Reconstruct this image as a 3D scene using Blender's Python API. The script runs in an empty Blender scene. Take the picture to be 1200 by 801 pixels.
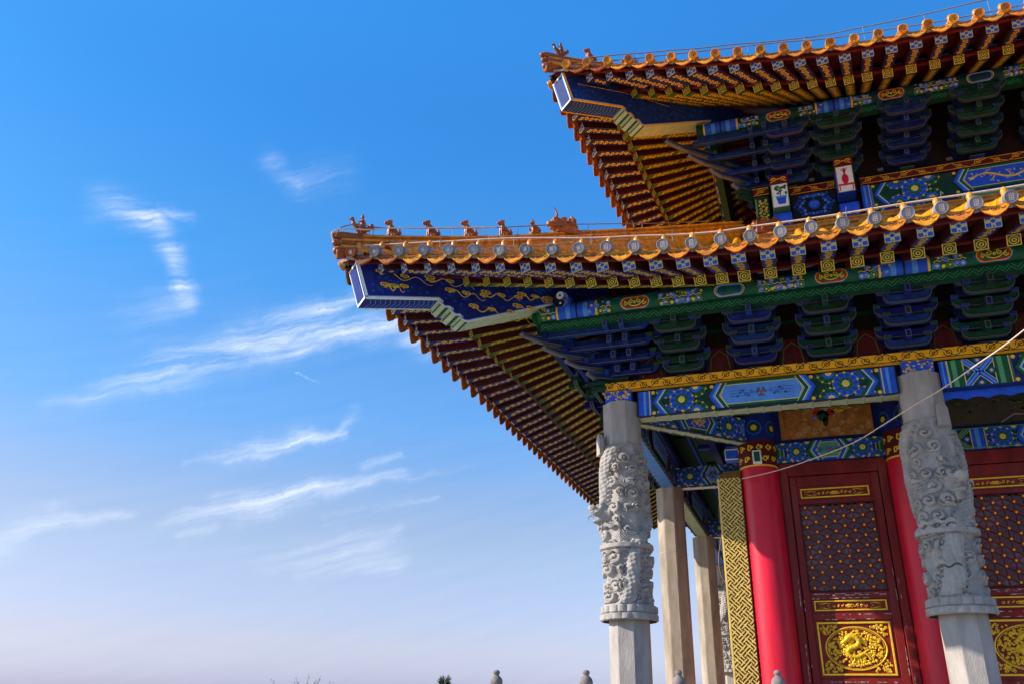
import bpy, math, random
import numpy as np
from mathutils import Vector, Matrix

random.seed(7)
scene = bpy.context.scene
COL = scene.collection
PI = math.pi

# ------------------------------------------------------------------ camera, sky, sun, exposure
CAM_POS = (2.519, -12.192, 0.0)
CAM_R = (0.94450807, 0.32802942, 0.01735538)      # right
CAM_U = (0.11852194, -0.38958744, 0.91333136)     # up
CAM_F = (-0.306361, 0.86059185, 0.40684716)       # view direction
cd = bpy.data.cameras.new("camera")
cam = bpy.data.objects.new("camera", cd)
COL.objects.link(cam)
cam.matrix_world = Matrix(((CAM_R[0], CAM_U[0], -CAM_F[0], CAM_POS[0]),
                           (CAM_R[1], CAM_U[1], -CAM_F[1], CAM_POS[1]),
                           (CAM_R[2], CAM_U[2], -CAM_F[2], CAM_POS[2]),
                           (0, 0, 0, 1)))
cd.sensor_fit = 'HORIZONTAL'
cd.sensor_width = 36.0
cd.lens = 987.43 / 1200 * 36
cd.clip_start = 0.05
cd.clip_end = 6000
scene.camera = cam
scene.render.resolution_x = 1024
scene.render.resolution_y = 683

SUN_EL, SUN_AZ = 30.0, -111.5        # azimuth clockwise from +Y
scene.view_settings.view_transform = 'Standard'
scene.view_settings.look = 'None'
scene.view_settings.exposure = 0.68
scene.view_settings.gamma = 1.0
scene.view_settings.use_curve_mapping = False

world = bpy.data.worlds.new("World")
scene.world = world
world.use_nodes = True
wt = world.node_tree
bg = wt.nodes['Background']
SKY_STRENGTH = 0.082
bg.inputs[1].default_value = SKY_STRENGTH


def N(t, kind, **kw):
    n = t.nodes.new(kind)
    for k, v in kw.items():
        setattr(n, k, v)
    return n


class Ex:
    """tiny expression builder over Math nodes"""
    def __init__(self, t): self.t = t

    def m(self, op, a, b=None, c=None, clamp=False):
        n = self.t.nodes.new('ShaderNodeMath'); n.operation = op; n.use_clamp = clamp
        for i, x in enumerate((a, b, c)):
            if x is None: continue
            if isinstance(x, (int, float)): n.inputs[i].default_value = x
            else: self.t.links.new(x, n.inputs[i])
        return n.outputs[0]

    def v(self, op, a, b=None, scale=None):
        n = self.t.nodes.new('ShaderNodeVectorMath'); n.operation = op
        for i, x in enumerate((a, b)):
            if x is None: continue
            if isinstance(x, tuple): n.inputs[i].default_value = x
            else: self.t.links.new(x, n.inputs[i])
        if scale is not None:
            if isinstance(scale, (int, float)): n.inputs['Scale'].default_value = scale
            else: self.t.links.new(scale, n.inputs['Scale'])
        return n.outputs[1] if op in ('DOT_PRODUCT', 'LENGTH', 'DISTANCE') else n.outputs[0]


def build_sky():
    e = Ex(wt)
    sky = N(wt, 'ShaderNodeTexSky', sky_type='NISHITA', sun_disc=False)
    sky.sun_elevation = math.radians(SUN_EL)
    sky.sun_rotation = math.radians(SUN_AZ)
    sky.air_density = 1.0; sky.dust_density = 1.2; sky.ozone_density = 1.6
    tc = N(wt, 'ShaderNodeTexCoord')
    sep = N(wt, 'ShaderNodeSeparateXYZ'); wt.links.new(tc.outputs['Generated'], sep.inputs[0])
    x, y, z = sep.outputs
    az = e.m('MULTIPLY', e.m('ARCTAN2', x, y), 180 / PI)
    el = e.m('MULTIPLY', e.m('ARCSINE', z), 180 / PI)
    # colour of the clear air: deep polarised blue overhead, lilac haze low down
    ramp = N(wt, 'ShaderNodeValToRGB')
    cr = ramp.color_ramp; cr.interpolation = 'EASE'
    stops = SKY_STOPS
    while len(cr.elements) < len(stops): cr.elements.new(0.5)
    for el_, (p, c) in zip(cr.elements, stops):
        el_.position = p; el_.color = (*c, 1)
    wt.links.new(e.m('DIVIDE', el, 90.0, clamp=True), ramp.inputs[0])
    mul = N(wt, 'ShaderNodeMix', data_type='RGBA', blend_type='MULTIPLY'); mul.inputs[0].default_value = 1
    wt.links.new(sky.outputs[0], mul.inputs[6]); wt.links.new(ramp.outputs[0], mul.inputs[7])
    # the air is a little deeper toward the sun's side, paler away from it
    side = N(wt, 'ShaderNodeMapRange'); side.inputs[1].default_value = -62; side.inputs[2].default_value = -12
    side.inputs[3].default_value = .92; side.inputs[4].default_value = 1.20
    wt.links.new(az, side.inputs[0])
    tint = e.v('SCALE', mul.outputs[2], scale=side.outputs[0])
    # cirrus wisps, defined by their azimuth and elevation in the sky
    comb = N(wt, 'ShaderNodeCombineXYZ'); wt.links.new(az, comb.inputs[0]); wt.links.new(el, comb.inputs[1])
    p0 = comb.outputs[0]
    nz = N(wt, 'ShaderNodeTexNoise'); nz.inputs['Scale'].default_value = 0.22; nz.inputs['Detail'].default_value = 5
    nz.inputs['Roughness'].default_value = .62
    wt.links.new(p0, nz.inputs['Vector'])
    off = e.v('SCALE', e.v('SUBTRACT', nz.outputs['Color'], (.5, .5, .5)), scale=2.6)
    p = e.v('MULTIPLY', e.v('ADD', p0, off), (1, 1, 0))
    total = None
    for (a, b, wa, wb, ia, ib) in CLOUDS:
        ax, ay = a; bx, by = b
        dx, dy = bx - ax, by - ay; L2 = dx * dx + dy * dy
        pa = e.v('SUBTRACT', p, (ax, ay, 0))
        h = e.m('MULTIPLY', e.v('DOT_PRODUCT', pa, (dx, dy, 0)), 1 / L2, clamp=True)
        q = e.v('SUBTRACT', pa, e.v('SCALE', (dx, dy, 0.0), scale=h))
        d = e.v('LENGTH', q)
        w = e.m('MULTIPLY_ADD', h, wb - wa, wa)
        g = e.m('DIVIDE', d, w)
        f = e.m('EXPONENT', e.m('MULTIPLY', e.m('MULTIPLY', g, g), -1.0))
        f = e.m('MULTIPLY', f, e.m('MULTIPLY_ADD', h, ib - ia, ia))
        total = f if total is None else e.m('MAXIMUM', total, f)
    # fibres along the wind
    mp = N(wt, 'ShaderNodeMapping'); mp.vector_type = 'TEXTURE'; mp.inputs['Rotation'].default_value = (0, 0, math.radians(17))
    mp.inputs['Scale'].default_value = (10.0, .72, 1)
    wt.links.new(e.v('ADD', p0, e.v('SCALE', off, scale=.45)), mp.inputs[0])
    fb = N(wt, 'ShaderNodeTexNoise'); fb.inputs['Scale'].default_value = 1.0; fb.inputs['Detail'].default_value = 7
    fb.inputs['Roughness'].default_value = .6
    wt.links.new(mp.outputs[0], fb.inputs['Vector'])
    mr = N(wt, 'ShaderNodeMapRange'); mr.inputs[1].default_value = .33; mr.inputs[2].default_value = .74
    mr.inputs[3].default_value = .10
    wt.links.new(fb.outputs[0], mr.inputs[0])
    # finer hairs
    mp2 = N(wt, 'ShaderNodeMapping'); mp2.vector_type = 'TEXTURE'; mp2.inputs['Rotation'].default_value = (0, 0, math.radians(21))
    mp2.inputs['Scale'].default_value = (3.4, .26, 1)
    wt.links.new(e.v('ADD', p0, e.v('SCALE', off, scale=.8)), mp2.inputs[0])
    f2 = N(wt, 'ShaderNodeTexNoise'); f2.inputs['Scale'].default_value = 1.0; f2.inputs['Detail'].default_value = 5
    wt.links.new(mp2.outputs[0], f2.inputs['Vector'])
    m2 = N(wt, 'ShaderNodeMapRange'); m2.inputs[1].default_value = .3; m2.inputs[2].default_value = .7; m2.inputs[3].default_value = .45
    wt.links.new(f2.outputs[0], m2.inputs[0])
    # thin veil that thickens toward the horizon
    veil = e.m('MULTIPLY', e.m('MULTIPLY', mr.outputs[0], .07), e.m('SUBTRACT', 1.0, e.m('DIVIDE', el, 34.0, clamp=True), clamp=True))
    mask = e.m('ADD', e.m('MULTIPLY', e.m('MULTIPLY', total, mr.outputs[0]), e.m('MULTIPLY', m2.outputs[0], 1.25)), veil, clamp=True)
    mix = N(wt, 'ShaderNodeMix', data_type='RGBA'); mix.inputs[7].default_value = CLOUD_COL
    wt.links.new(mask, mix.inputs[0]); wt.links.new(tint, mix.inputs[6])
    wt.links.new(mix.outputs[2], bg.inputs[0])


SKY_STOPS = [(0.0, (.86, .95, 1.85)), (0.05, (1.10, 1.01, 1.33)), (0.115, (1.12, 1.09, 1.23)), (0.222, (.62, 1.18, 1.66)),
             (0.32, (.40, 1.22, 1.85)), (0.42, (.31, 1.22, 2.0)), (0.51, (.32, 1.38, 2.25)), (1.0, (.34, 1.3, 2.1))]
CLOUD_COL = (8.6, 9.0, 9.8, 1)
CLOUDS = [((-49.4, 29.25), (-46.06, 28.78), 0.99, 0.77, 0.35, 0.85), ((-46.06, 28.78), (-44.26, 27.1), 0.77, 0.55, 0.95, 0.75), ((-44.26, 27.1), (-43.11, 24.58), 0.55, 0.66, 0.7, 0.55), ((-46.14, 29.63), (-43.75, 29.29), 0.385, 0.385, 0.6, 0.25), ((-43.22, 24.83), (-45.54, 22.76), 0.66, 1.43, 0.3, 0.12), ((-49.49, 16.71), (-43.63, 20.0), 0.55, 1.1, 0.12, 0.55), ((-43.63, 20.0), (-37.97, 22.73), 1.1, 1.21, 0.6, 0.8), ((-37.97, 22.73), (-33.6, 24.75), 1.1, 0.77, 0.8, 0.85), ((-33.6, 24.75), (-31.21, 26.61), 0.66, 0.385, 0.85, 0.4), ((-37.84, 21.96), (-32.16, 23.99), 0.77, 0.88, 0.6, 0.8), ((-32.16, 23.99), (-28.39, 24.79), 0.825, 0.99, 0.85, 0.8), ((-28.39, 24.79), (-25.58, 23.53), 1.045, 0.88, 0.85, 0.6), ((-41.24, 14.34), (-36.9, 15.79), 0.22, 0.495, 0.25, 0.7), ((-36.9, 15.79), (-34.24, 16.88), 0.495, 0.55, 0.75, 0.75), ((-34.24, 16.88), (-31.11, 17.25), 0.495, 0.275, 0.7, 0.4), ((-31.69, 17.21), (-30.38, 18.78), 0.275, 0.44, 0.45, 0.12), ((-41.85, 10.55), (-37.44, 12.1), 0.33, 0.715, 0.2, 0.7), ((-37.44, 12.1), (-33.23, 13.25), 0.825, 0.605, 0.7, 0.7), ((-33.23, 13.25), (-27.11, 15.13), 0.55, 0.385, 0.7, 0.3), ((-39.07, 12.33), (-36.49, 12.94), 0.495, 0.495, 0.3, 0.4), ((-50.31, 8.64), (-48.03, 10.31), 0.88, 0.77, 0.4, 0.5), ((-48.03, 10.31), (-44.0, 10.95), 0.605, 0.385, 0.5, 0.25), ((-35.34, 8.55), (-30.61, 9.72), 0.77, 0.99, 0.15, 0.45), ((-30.61, 9.72), (-27.08, 10.97), 0.88, 0.44, 0.45, 0.35), ((-33.16, 8.15), (-27.22, 9.06), 0.495, 0.77, 0.15, 0.3), ((-38.85, 34.19), (-36.63, 33.36), 0.77, 0.605, 0.2, 0.26), ((-36.63, 33.36), (-33.14, 34.19), 0.99, 1.1, 0.2, 0.08), ((-29.57, 15.22), (-27.33, 16.42), 0.275, 0.22, 0.5, 0.3), ((-40.42, 9.59), (-38.69, 10.62), 0.33, 0.44, 0.35, 0.25), ((-31.91, 11.53), (-24.67, 13.67), 0.22, 0.22, 0.2, 0.2), ((-35.07, 20.95), (-33.3, 20.46), 0.072, 0.055, 0.7, 0.1), ((-27.07, 14.57), (-21.82, 15.91), 0.165, 0.165, 0.1, 0.2)]
build_sky()

sd = bpy.data.lights.new("sun", 'SUN')
sun = bpy.data.objects.new("sun", sd)
COL.objects.link(sun)
sd.energy = 5.0
sd.angle = math.radians(0.5)
sd.color = (1.0, 0.87, 0.72)
a_, e_ = math.radians(SUN_AZ), math.radians(SUN_EL)
SUN_DIR = Vector((math.sin(a_) * math.cos(e_), math.cos(a_) * math.cos(e_), math.sin(e_)))
sun.rotation_euler = SUN_DIR.to_track_quat('Z', 'Y').to_euler()
sun.location = (-20, -10, 20)

# ------------------------------------------------------------------ materials
MATS = {}


def material(name, col, rough=.55, metal=0.0, var=.12, scale=6.0, bump=.0, bscale=40.0, col2=None, spec=.22,
             coat=0.0, stretch=None, sharp=None, vary=0.0, dirt=0.0, dirtcol=(.06, .05, .045), emit=None):
    m = bpy.data.materials.new(name); m.use_nodes = True
    t = m.node_tree; b = t.nodes['Principled BSDF']
    b.inputs['Roughness'].default_value = rough
    b.inputs['Metallic'].default_value = metal
    b.inputs['Specular IOR Level'].default_value = spec
    b.inputs['Coat Weight'].default_value = coat
    b.inputs['Coat Roughness'].default_value = .15
    tc = N(t, 'ShaderNodeTexCoord')
    src = tc.outputs['Object']
    if stretch:
        mp = N(t, 'ShaderNodeMapping'); mp.inputs['Scale'].default_value = stretch
        t.links.new(src, mp.inputs[0]); src = mp.outputs[0]
    nz = N(t, 'ShaderNodeTexNoise'); nz.inputs['Scale'].default_value = scale; nz.inputs['Detail'].default_value = 6
    nz.inputs['Roughness'].default_value = .65
    t.links.new(src, nz.inputs['Vector'])
    mr = N(t, 'ShaderNodeMapRange'); mr.inputs[1].default_value = sharp[0] if sharp else .3; mr.inputs[2].default_value = sharp[1] if sharp else .7
    t.links.new(nz.outputs[0], mr.inputs[0])
    mix = N(t, 'ShaderNodeMix', data_type='RGBA')
    c2 = col2 if col2 else tuple(c * (1 - 2 * var) for c in col)
    c1 = col if col2 else tuple(min(1, c * (1 + var)) for c in col)
    mix.inputs[6].default_value = (*c2, 1); mix.inputs[7].default_value = (*c1, 1)
    t.links.new(mr.outputs[0], mix.inputs[0])
    out = mix.outputs[2]
    if vary > 0:      # pieces fired or painted one by one differ a little
        oi = N(t, 'ShaderNodeObjectInfo')
        hv = N(t, 'ShaderNodeHueSaturation')
        v_ = N(t, 'ShaderNodeMapRange'); v_.inputs[3].default_value = 1 - vary; v_.inputs[4].default_value = 1 + vary * .45
        h_ = N(t, 'ShaderNodeMapRange'); h_.inputs[3].default_value = .5 - vary * .035; h_.inputs[4].default_value = .5 + vary * .035
        wn = N(t, 'ShaderNodeTexWhiteNoise', noise_dimensions='1D')
        t.links.new(oi.outputs['Random'], wn.inputs['W'])
        t.links.new(oi.outputs['Random'], v_.inputs[0]); t.links.new(wn.outputs[0], h_.inputs[0])
        t.links.new(v_.outputs[0], hv.inputs['Value']); t.links.new(h_.outputs[0], hv.inputs['Hue'])
        t.links.new(out, hv.inputs['Color']); out = hv.outputs[0]
    if dirt > 0:
        n2 = N(t, 'ShaderNodeTexNoise'); n2.inputs['Scale'].default_value = scale * .37; n2.inputs['Detail'].default_value = 9
        n2.inputs['Roughness'].default_value = .75
        t.links.new(src, n2.inputs['Vector'])
        m2 = N(t, 'ShaderNodeMapRange'); m2.inputs[1].default_value = .50; m2.inputs[2].default_value = .72
        m2.inputs[4].default_value = dirt
        t.links.new(n2.outputs[0], m2.inputs[0])
        mx = N(t, 'ShaderNodeMix', data_type='RGBA'); mx.inputs[7].default_value = (*dirtcol, 1)
        t.links.new(m2.outputs[0], mx.inputs[0]); t.links.new(out, mx.inputs[6]); out = mx.outputs[2]
    t.links.new(out, b.inputs['Base Color'])
    if bump > 0:
        n3 = N(t, 'ShaderNodeTexNoise'); n3.inputs['Scale'].default_value = bscale; n3.inputs['Detail'].default_value = 4
        t.links.new(src, n3.inputs['Vector'])
        bp = N(t, 'ShaderNodeBump'); bp.inputs['Strength'].default_value = bump; bp.inputs['Distance'].default_value = .01
        t.links.new(n3.outputs[0], bp.inputs['Height']); t.links.new(bp.outputs[0], b.inputs['Normal'])
    # roughness break-up
    r = N(t, 'ShaderNodeMapRange'); r.inputs[3].default_value = max(.05, rough - .1); r.inputs[4].default_value = min(1, rough + .12)
    t.links.new(nz.outputs[0], r.inputs[0]); t.links.new(r.outputs[0], b.inputs['Roughness'])
    MATS[name] = m
    return m


M_ = material
M_('blue', (.018, .10, .68), .5, bump=.12, bscale=45, var=.15, scale=9, dirt=.25)
M_('sky_blue', (.09, .29, .82), .5, bump=.12, bscale=45, var=.12, scale=9, dirt=.2)
M_('deep_blue', (.010, .028, .20), .55, vary=.2, var=.2, scale=9, dirt=.35, dirtcol=(.05, .05, .07))
M_('bracket_shaded_blue', (.008, .032, .23), .6, vary=.4, var=.3, scale=7, dirt=.5, dirtcol=(.045, .045, .06), bump=.3, bscale=30)  # blue darkened to carry the shade under the eaves
M_('bracket_shade', (.004, .014, .07), .7, vary=.3, var=.3, scale=7)  # darkest copy of the blue, shade painted onto the inner arms
M_('bracket_shaded_green', (.007, .065, .032), .6, vary=.4, var=.3, scale=7, dirt=.5, dirtcol=(.04, .045, .035), bump=.3, bscale=30)  # green darkened likewise, under-eave shade put into the colour
M_('figure_glaze', (.34, .085, .008), .42, vary=.25, var=.25, scale=16, bump=.3, bscale=60, spec=.35, dirt=.45, dirtcol=(.12, .035, .012))
M_('green', (.006, .10, .04), .5, bump=.12, bscale=45, var=.15, scale=9, dirt=.25)
M_('light_green', (.09, .34, .17), .5, bump=.12, bscale=45, var=.12, scale=9, dirt=.2)
M_('dark_green', (.006, .05, .028), .55, var=.15, scale=9, dirt=.2)
M_('pale_green', (.42, .50, .34), .6, var=.1, scale=9, dirt=.35)
M_('olive', (.12, .125, .022), .55, vary=.35, var=.15, scale=9, dirt=.3)
M_('gold', (.92, .56, .03), .42, bump=.12, bscale=45, var=.12, scale=14, dirt=.15, dirtcol=(.2, .1, .02))
M_('amber', (1.0, .43, .010), .42, bump=.12, bscale=45, var=.12, scale=14, dirt=.12, dirtcol=(.2, .08, .01))
M_('gilt', (.96, .58, .035), .34, metal=.35, var=.1, scale=20, bump=.25, bscale=60, dirt=.3, dirtcol=(.25, .12, .02))
M_('brass', (.78, .56, .16), .45, metal=.12, var=.12, scale=6, bump=.2, bscale=90, dirt=.3, dirtcol=(.40, .26, .06))
M_('brass_ground', (.16, .09, .015), .5, metal=.2, var=.15, scale=10)
M_('cream', (.60, .55, .24), .5, bump=.12, bscale=45, var=.08, scale=12, dirt=.15)
M_('white', (.78, .78, .76), .5, bump=.12, bscale=45, var=.06, scale=12, dirt=.2)
M_('grey_line', (.13, .125, .14), .55, var=.1, scale=15)
M_('black', (.012, .012, .015), .5, var=.2, scale=10)
M_('ink', (.03, .018, .012), .6, var=.2, scale=10)
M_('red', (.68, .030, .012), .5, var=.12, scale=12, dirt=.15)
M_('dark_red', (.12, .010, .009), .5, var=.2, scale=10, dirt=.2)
M_('maroon', (.21, .014, .012), .45, var=.18, scale=5, bump=.15, bscale=30, stretch=(1, 1, .25), dirt=.18, dirtcol=(.25, .18, .16))
M_('rafter_red', (.085, .010, .008), .5, vary=.35, var=.2, scale=8, dirt=.25)  # red lowered so the shade between rafters sits in the colour
M_('lacquer', (.66, .006, .034), .42, var=.16, scale=4.5, bump=.16, bscale=14, coat=.05, spec=.35, stretch=(1, 1, .16), dirt=.5, dirtcol=(.36, .02, .03))
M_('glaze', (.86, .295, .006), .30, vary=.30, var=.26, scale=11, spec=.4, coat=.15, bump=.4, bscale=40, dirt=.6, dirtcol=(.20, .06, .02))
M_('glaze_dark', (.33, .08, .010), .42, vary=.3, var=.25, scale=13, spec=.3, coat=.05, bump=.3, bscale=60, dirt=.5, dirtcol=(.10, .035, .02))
M_('glaze_line', (.14, .035, .010), .4, var=.2, scale=13)
M_('mortar', (.36, .33, .32), .8, var=.2, scale=14, dirt=.4)
M_('disc_grey', (.25, .255, .28), .45, vary=.3, var=.15, scale=18, dirt=.2)
M_('disc_line', (.33, .32, .34), .5, var=.1, scale=18)
M_('disc_seal', (.62, .45, .42), .5, var=.1, scale=18)
M_('stone', (.38, .35, .325), .78, var=.18, scale=3.5, bump=.5, bscale=65, stretch=(1, 1, .3), dirt=.6, dirtcol=(.19, .175, .16))
M_('carved_stone', (.35, .33, .31), .8, var=.16, scale=6.0, bump=.5, bscale=70, dirt=.55, dirtcol=(.20, .18, .165))
M_('plain_stone', (.40, .34, .275), .78, var=.26, scale=3.2, bump=.4, bscale=60, stretch=(1, 1, .25), dirt=.65, dirtcol=(.20, .15, .105))
M_('finial_stone', (.24, .20, .19), .8, var=.2, scale=22, bump=.4, bscale=90, dirt=.5, dirtcol=(.10, .08, .08))
M_('paving', (.40, .37, .32), .8, var=.15, scale=1.5, bump=.2, bscale=20, dirt=.3)
M_('earth', (.12, .11, .06), .95, var=.25, scale=.3, col2=(.05, .08, .025))
M_('glass', (.085, .085, .10), .15, var=.35, scale=2.6, col2=(.006, .006, .008), sharp=(.50, .60), spec=.5)
M_('glass_pale', (.30, .33, .38), .2, var=.3, scale=5)
M_('wall_dark', (.022, .008, .008), .7, var=.2, scale=3)  # near-black colour stands in for deep shade under the eaves
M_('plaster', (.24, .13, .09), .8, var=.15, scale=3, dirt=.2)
M_('peeled', (.50, .40, .38), .8, var=.2, scale=20)
M_('painting_orange', (.50, .17, .035), .55, var=.25, scale=7)
M_('painting_dark', (.045, .04, .03), .5, var=.3, scale=5, col2=(.10, .07, .045))
M_('cable_pale', (.62, .50, .42), .6, var=.12, scale=12)
M_('cable_brown', (.22, .12, .08), .6, var=.2, scale=12)
M_('wire_grey', (.22, .22, .24), .5, var=.12, scale=12)
M_('bark', (.10, .07, .045), .9, var=.25, scale=14, bump=.5, bscale=40)
M_('leaf', (.055, .075, .025), .7, var=.3, scale=5)
M_('leaf_light', (.12, .13, .05), .7, var=.3, scale=5)

# ------------------------------------------------------------------ mesh helpers
ROOTLOC = {}


class MB:
    def __init__(s, T=None):
        s.v = []; s.f = []; s.m = []; s.sm = []; s.mats = []; s.T = T or (lambda p: p)

    def mi(s, name):
        if name not in s.mats: s.mats.append(name)
        return s.mats.index(name)

    def add(s, vs, fs, mat, smooth=False, raw=False):
        o = len(s.v)
        s.v += [tuple(p) if raw else tuple(s.T(p)) for p in vs]
        k = s.mi(mat)
        for f in fs:
            s.f.append([i + o for i in f]); s.m.append(k); s.sm.append(smooth)

    def hexa(s, c, mat):      # 8 corners: bottom 4 ccw then top 4
        s.add(c, [(0, 3, 2, 1), (4, 5, 6, 7), (0, 1, 5, 4), (1, 2, 6, 5), (2, 3, 7, 6), (3, 0, 4, 7)], mat)

    def box(s, x0, x1, y0, y1, z0, z1, mat):
        s.hexa([(x0, y0, z0), (x1, y0, z0), (x1, y1, z0), (x0, y1, z0), (x0, y0, z1), (x1, y0, z1), (x1, y1, z1), (x0, y1, z1)], mat)

    def bevbox(s, x0, x1, y0, y1, z0, z1, mat, b=.01):
        # chamfered along every edge
        xs = (x0, x0 + b, x1 - b, x1); ys = (y0, y0 + b, y1 - b, y1); zs = (z0, z0 + b, z1 - b, z1)
        V = {}; vs = []
        def vid(i, j, k):
            key = (i, j, k)
            if key not in V: V[key] = len(vs); vs.append((xs[i], ys[j], zs[k]))
            return V[key]
        fs = []
        for a in (0, 3):
            fs.append([vid(a, 1, 1), vid(a, 2, 1), vid(a, 2, 2), vid(a, 1, 2)])
            fs.append([vid(1, a, 1), vid(2, a, 1), vid(2, a, 2), vid(1, a, 2)])
            fs.append([vid(1, 1, a), vid(2, 1, a), vid(2, 2, a), vid(1, 2, a)])
        for a in (0, 3):
            for c in (0, 3):
                A = 1 if a == 0 else 2; Cc = 1 if c == 0 else 2
                fs.append([vid(a, Cc, 1), vid(a, Cc, 2), vid(A, c, 2), vid(A, c, 1)])
                fs.append([vid(a, 1, Cc), vid(a, 2, Cc), vid(A, 2, c), vid(A, 1, c)])
                fs.append([vid(1, a, Cc), vid(2, a, Cc), vid(2, A, c), vid(1, A, c)])
                for d in (0, 3):
                    D = 1 if d == 0 else 2
                    fs.append([vid(a, Cc, D), vid(A, c, D), vid(A, Cc, d)])
        s.add(vs, fs, mat)

    def beam(s, p, q, w, h, mat, up=(0, 0, 1), w2=None, h2=None):
        p, q = Vector(p), Vector(q); d = (q - p).normalized()
        side = d.cross(Vector(up)).normalized(); u = side.cross(d)
        w2 = w if w2 is None else w2; h2 = h if h2 is None else h2
        c = []
        for e_, W, H in ((p, w, h), (q, w2, h2)):
            c += [e_ - side * W / 2 - u * H / 2, e_ + side * W / 2 - u * H / 2, e_ + side * W / 2 + u * H / 2, e_ - side * W / 2 + u * H / 2]
        s.add(c, [(0, 1, 2, 3), (7, 6, 5, 4), (0, 4, 5, 1), (1, 5, 6, 2), (2, 6, 7, 3), (3, 7, 4, 0)], mat)

    def tube(s, pts, r, mat, n=8, cap=True, smooth=True, flat=1.0):
        pts = [Vector(p) for p in pts]
        rs = r if isinstance(r, (list, tuple)) else [r] * len(pts)
        rings = []; up = Vector((0, 0, 1))
        prev = None
        for i, p in enumerate(pts):
            t = (pts[min(i + 1, len(pts) - 1)] - pts[max(i - 1, 0)]).normalized()
            if prev is None:
                a = up if abs(t.z) < .9 else Vector((1, 0, 0))
                u = (a - t * a.dot(t)).normalized()
            else:
                u = (prev - t * prev.dot(t))
                u = u.normalized() if u.length > 1e-6 else prev
            prev = u
            w = t.cross(u)
            rings.append([p + (u * math.cos(2 * PI * k / n) * flat + w * math.sin(2 * PI * k / n)) * rs[i] for k in range(n)])
        vs = [q for rg in rings for q in rg]
        fs = [(i * n + k, i * n + (k + 1) % n, (i + 1) * n + (k + 1) % n, (i + 1) * n + k) for i in range(len(pts) - 1) for k in range(n)]
        s.add(vs, fs, mat, smooth)
        if cap:
            s.add(rings[0], [tuple(range(n))[::-1]], mat); s.add(rings[-1], [tuple(range(n))], mat)

    def lathe(s, prof, c, mat, n=20, smooth=True, axis=(0, 0, 1), phase=0.0, cap=True):
        ax = Vector(axis).normalized()
        a = Vector((1, 0, 0)) if abs(ax.x) < .9 else Vector((0, 1, 0))
        u = (a - ax * a.dot(ax)).normalized(); w = ax.cross(u); c = Vector(c)
        vs = []
        for (r, h) in prof:
            for k in range(n):
                t = 2 * PI * k / n + phase
                vs.append(c + ax * h + (u * math.cos(t) + w * math.sin(t)) * r)
        fs = [(i * n + k, i * n + (k + 1) % n, (i + 1) * n + (k + 1) % n, (i + 1) * n + k) for i in range(len(prof) - 1) for k in range(n)]
        s.add(vs, fs, mat, smooth)
        if cap:
            s.add(vs[:n], [tuple(range(n))[::-1]], mat); s.add(vs[-n:], [tuple(range(n))], mat)

    def ball(s, c, r, mat, n=10, R=None):
        c = Vector(c); r = r if isinstance(r, (tuple, list)) else (r, r, r)
        vs = []; m = n // 2 + 1
        for i in range(m + 1):
            a = PI * i / m
            for k in range(n):
                b = 2 * PI * k / n
                p = Vector((r[0] * math.sin(a) * math.cos(b), r[1] * math.sin(a) * math.sin(b), r[2] * math.cos(a)))
                if R is not None: p = R @ p
                vs.append(c + p)
        fs = [(i * n + k, i * n + (k + 1) % n, (i + 1) * n + (k + 1) % n, (i + 1) * n + k) for i in range(m) for k in range(n)]
        s.add(vs, fs, mat, True)

    def prism(s, poly, f, t, mat):     # poly 2D, f(u,v,w)->3D, thickness t along w
        n = len(poly)
        vs = [f(u, v, 0) for u, v in poly] + [f(u, v, t) for u, v in poly]
        s.add(vs, [tuple(range(n))[::-1], tuple(range(n, 2 * n))] + [(i, (i + 1) % n, (i + 1) % n + n, i + n) for i in range(n)], mat)

    def build(s, name, parent=None, label=None, weld=False):
        me = bpy.data.meshes.new(name)
        me.from_pydata(s.v, [], s.f)
        for m in s.mats: me.materials.append(MATS[m])
        me.polygons.foreach_set('material_index', s.m)
        me.polygons.foreach_set('use_smooth', s.sm)
        me.update()
        o = bpy.data.objects.new(name, me)
        COL.objects.link(o)
        if parent is not None: attach(o, parent)
        if label: o['label'] = label
        return o


def attach(o, parent):
    o.parent = parent
    loc = ROOTLOC.get(parent.name)
    if loc: o.matrix_parent_inverse = Matrix.Translation(-Vector(loc))


def tag(o, label=None, cat=None, group=None, kind=None):
    if label: o['label'] = label
    if cat: o['category'] = cat
    if group: o['group'] = group
    if kind: o['kind'] = kind
    return o


def empty(name, loc, label, cat, group=None):
    o = bpy.data.objects.new(name, None); COL.objects.link(o)
    o.location = loc; o.empty_display_size = .3
    ROOTLOC[o.name] = tuple(loc)
    return tag(o, label, cat, group)


def clip_poly(poly, rect):
    x0, y0, x1, y1 = rect
    for ax, lim, sg in ((0, x0, 1), (0, x1, -1), (1, y0, 1), (1, y1, -1)):
        out = []
        for i in range(len(poly)):
            a, b = poly[i - 1], poly[i]
            ia, ib = (a[ax] - lim) * sg >= 0, (b[ax] - lim) * sg >= 0
            if ia != ib:
                t = (lim - a[ax]) / (b[ax] - a[ax])
                out.append((a[0] + (b[0] - a[0]) * t, a[1] + (b[1] - a[1]) * t))
            if ib: out.append(b)
        poly = out
        if not poly: return []
    return poly


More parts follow.
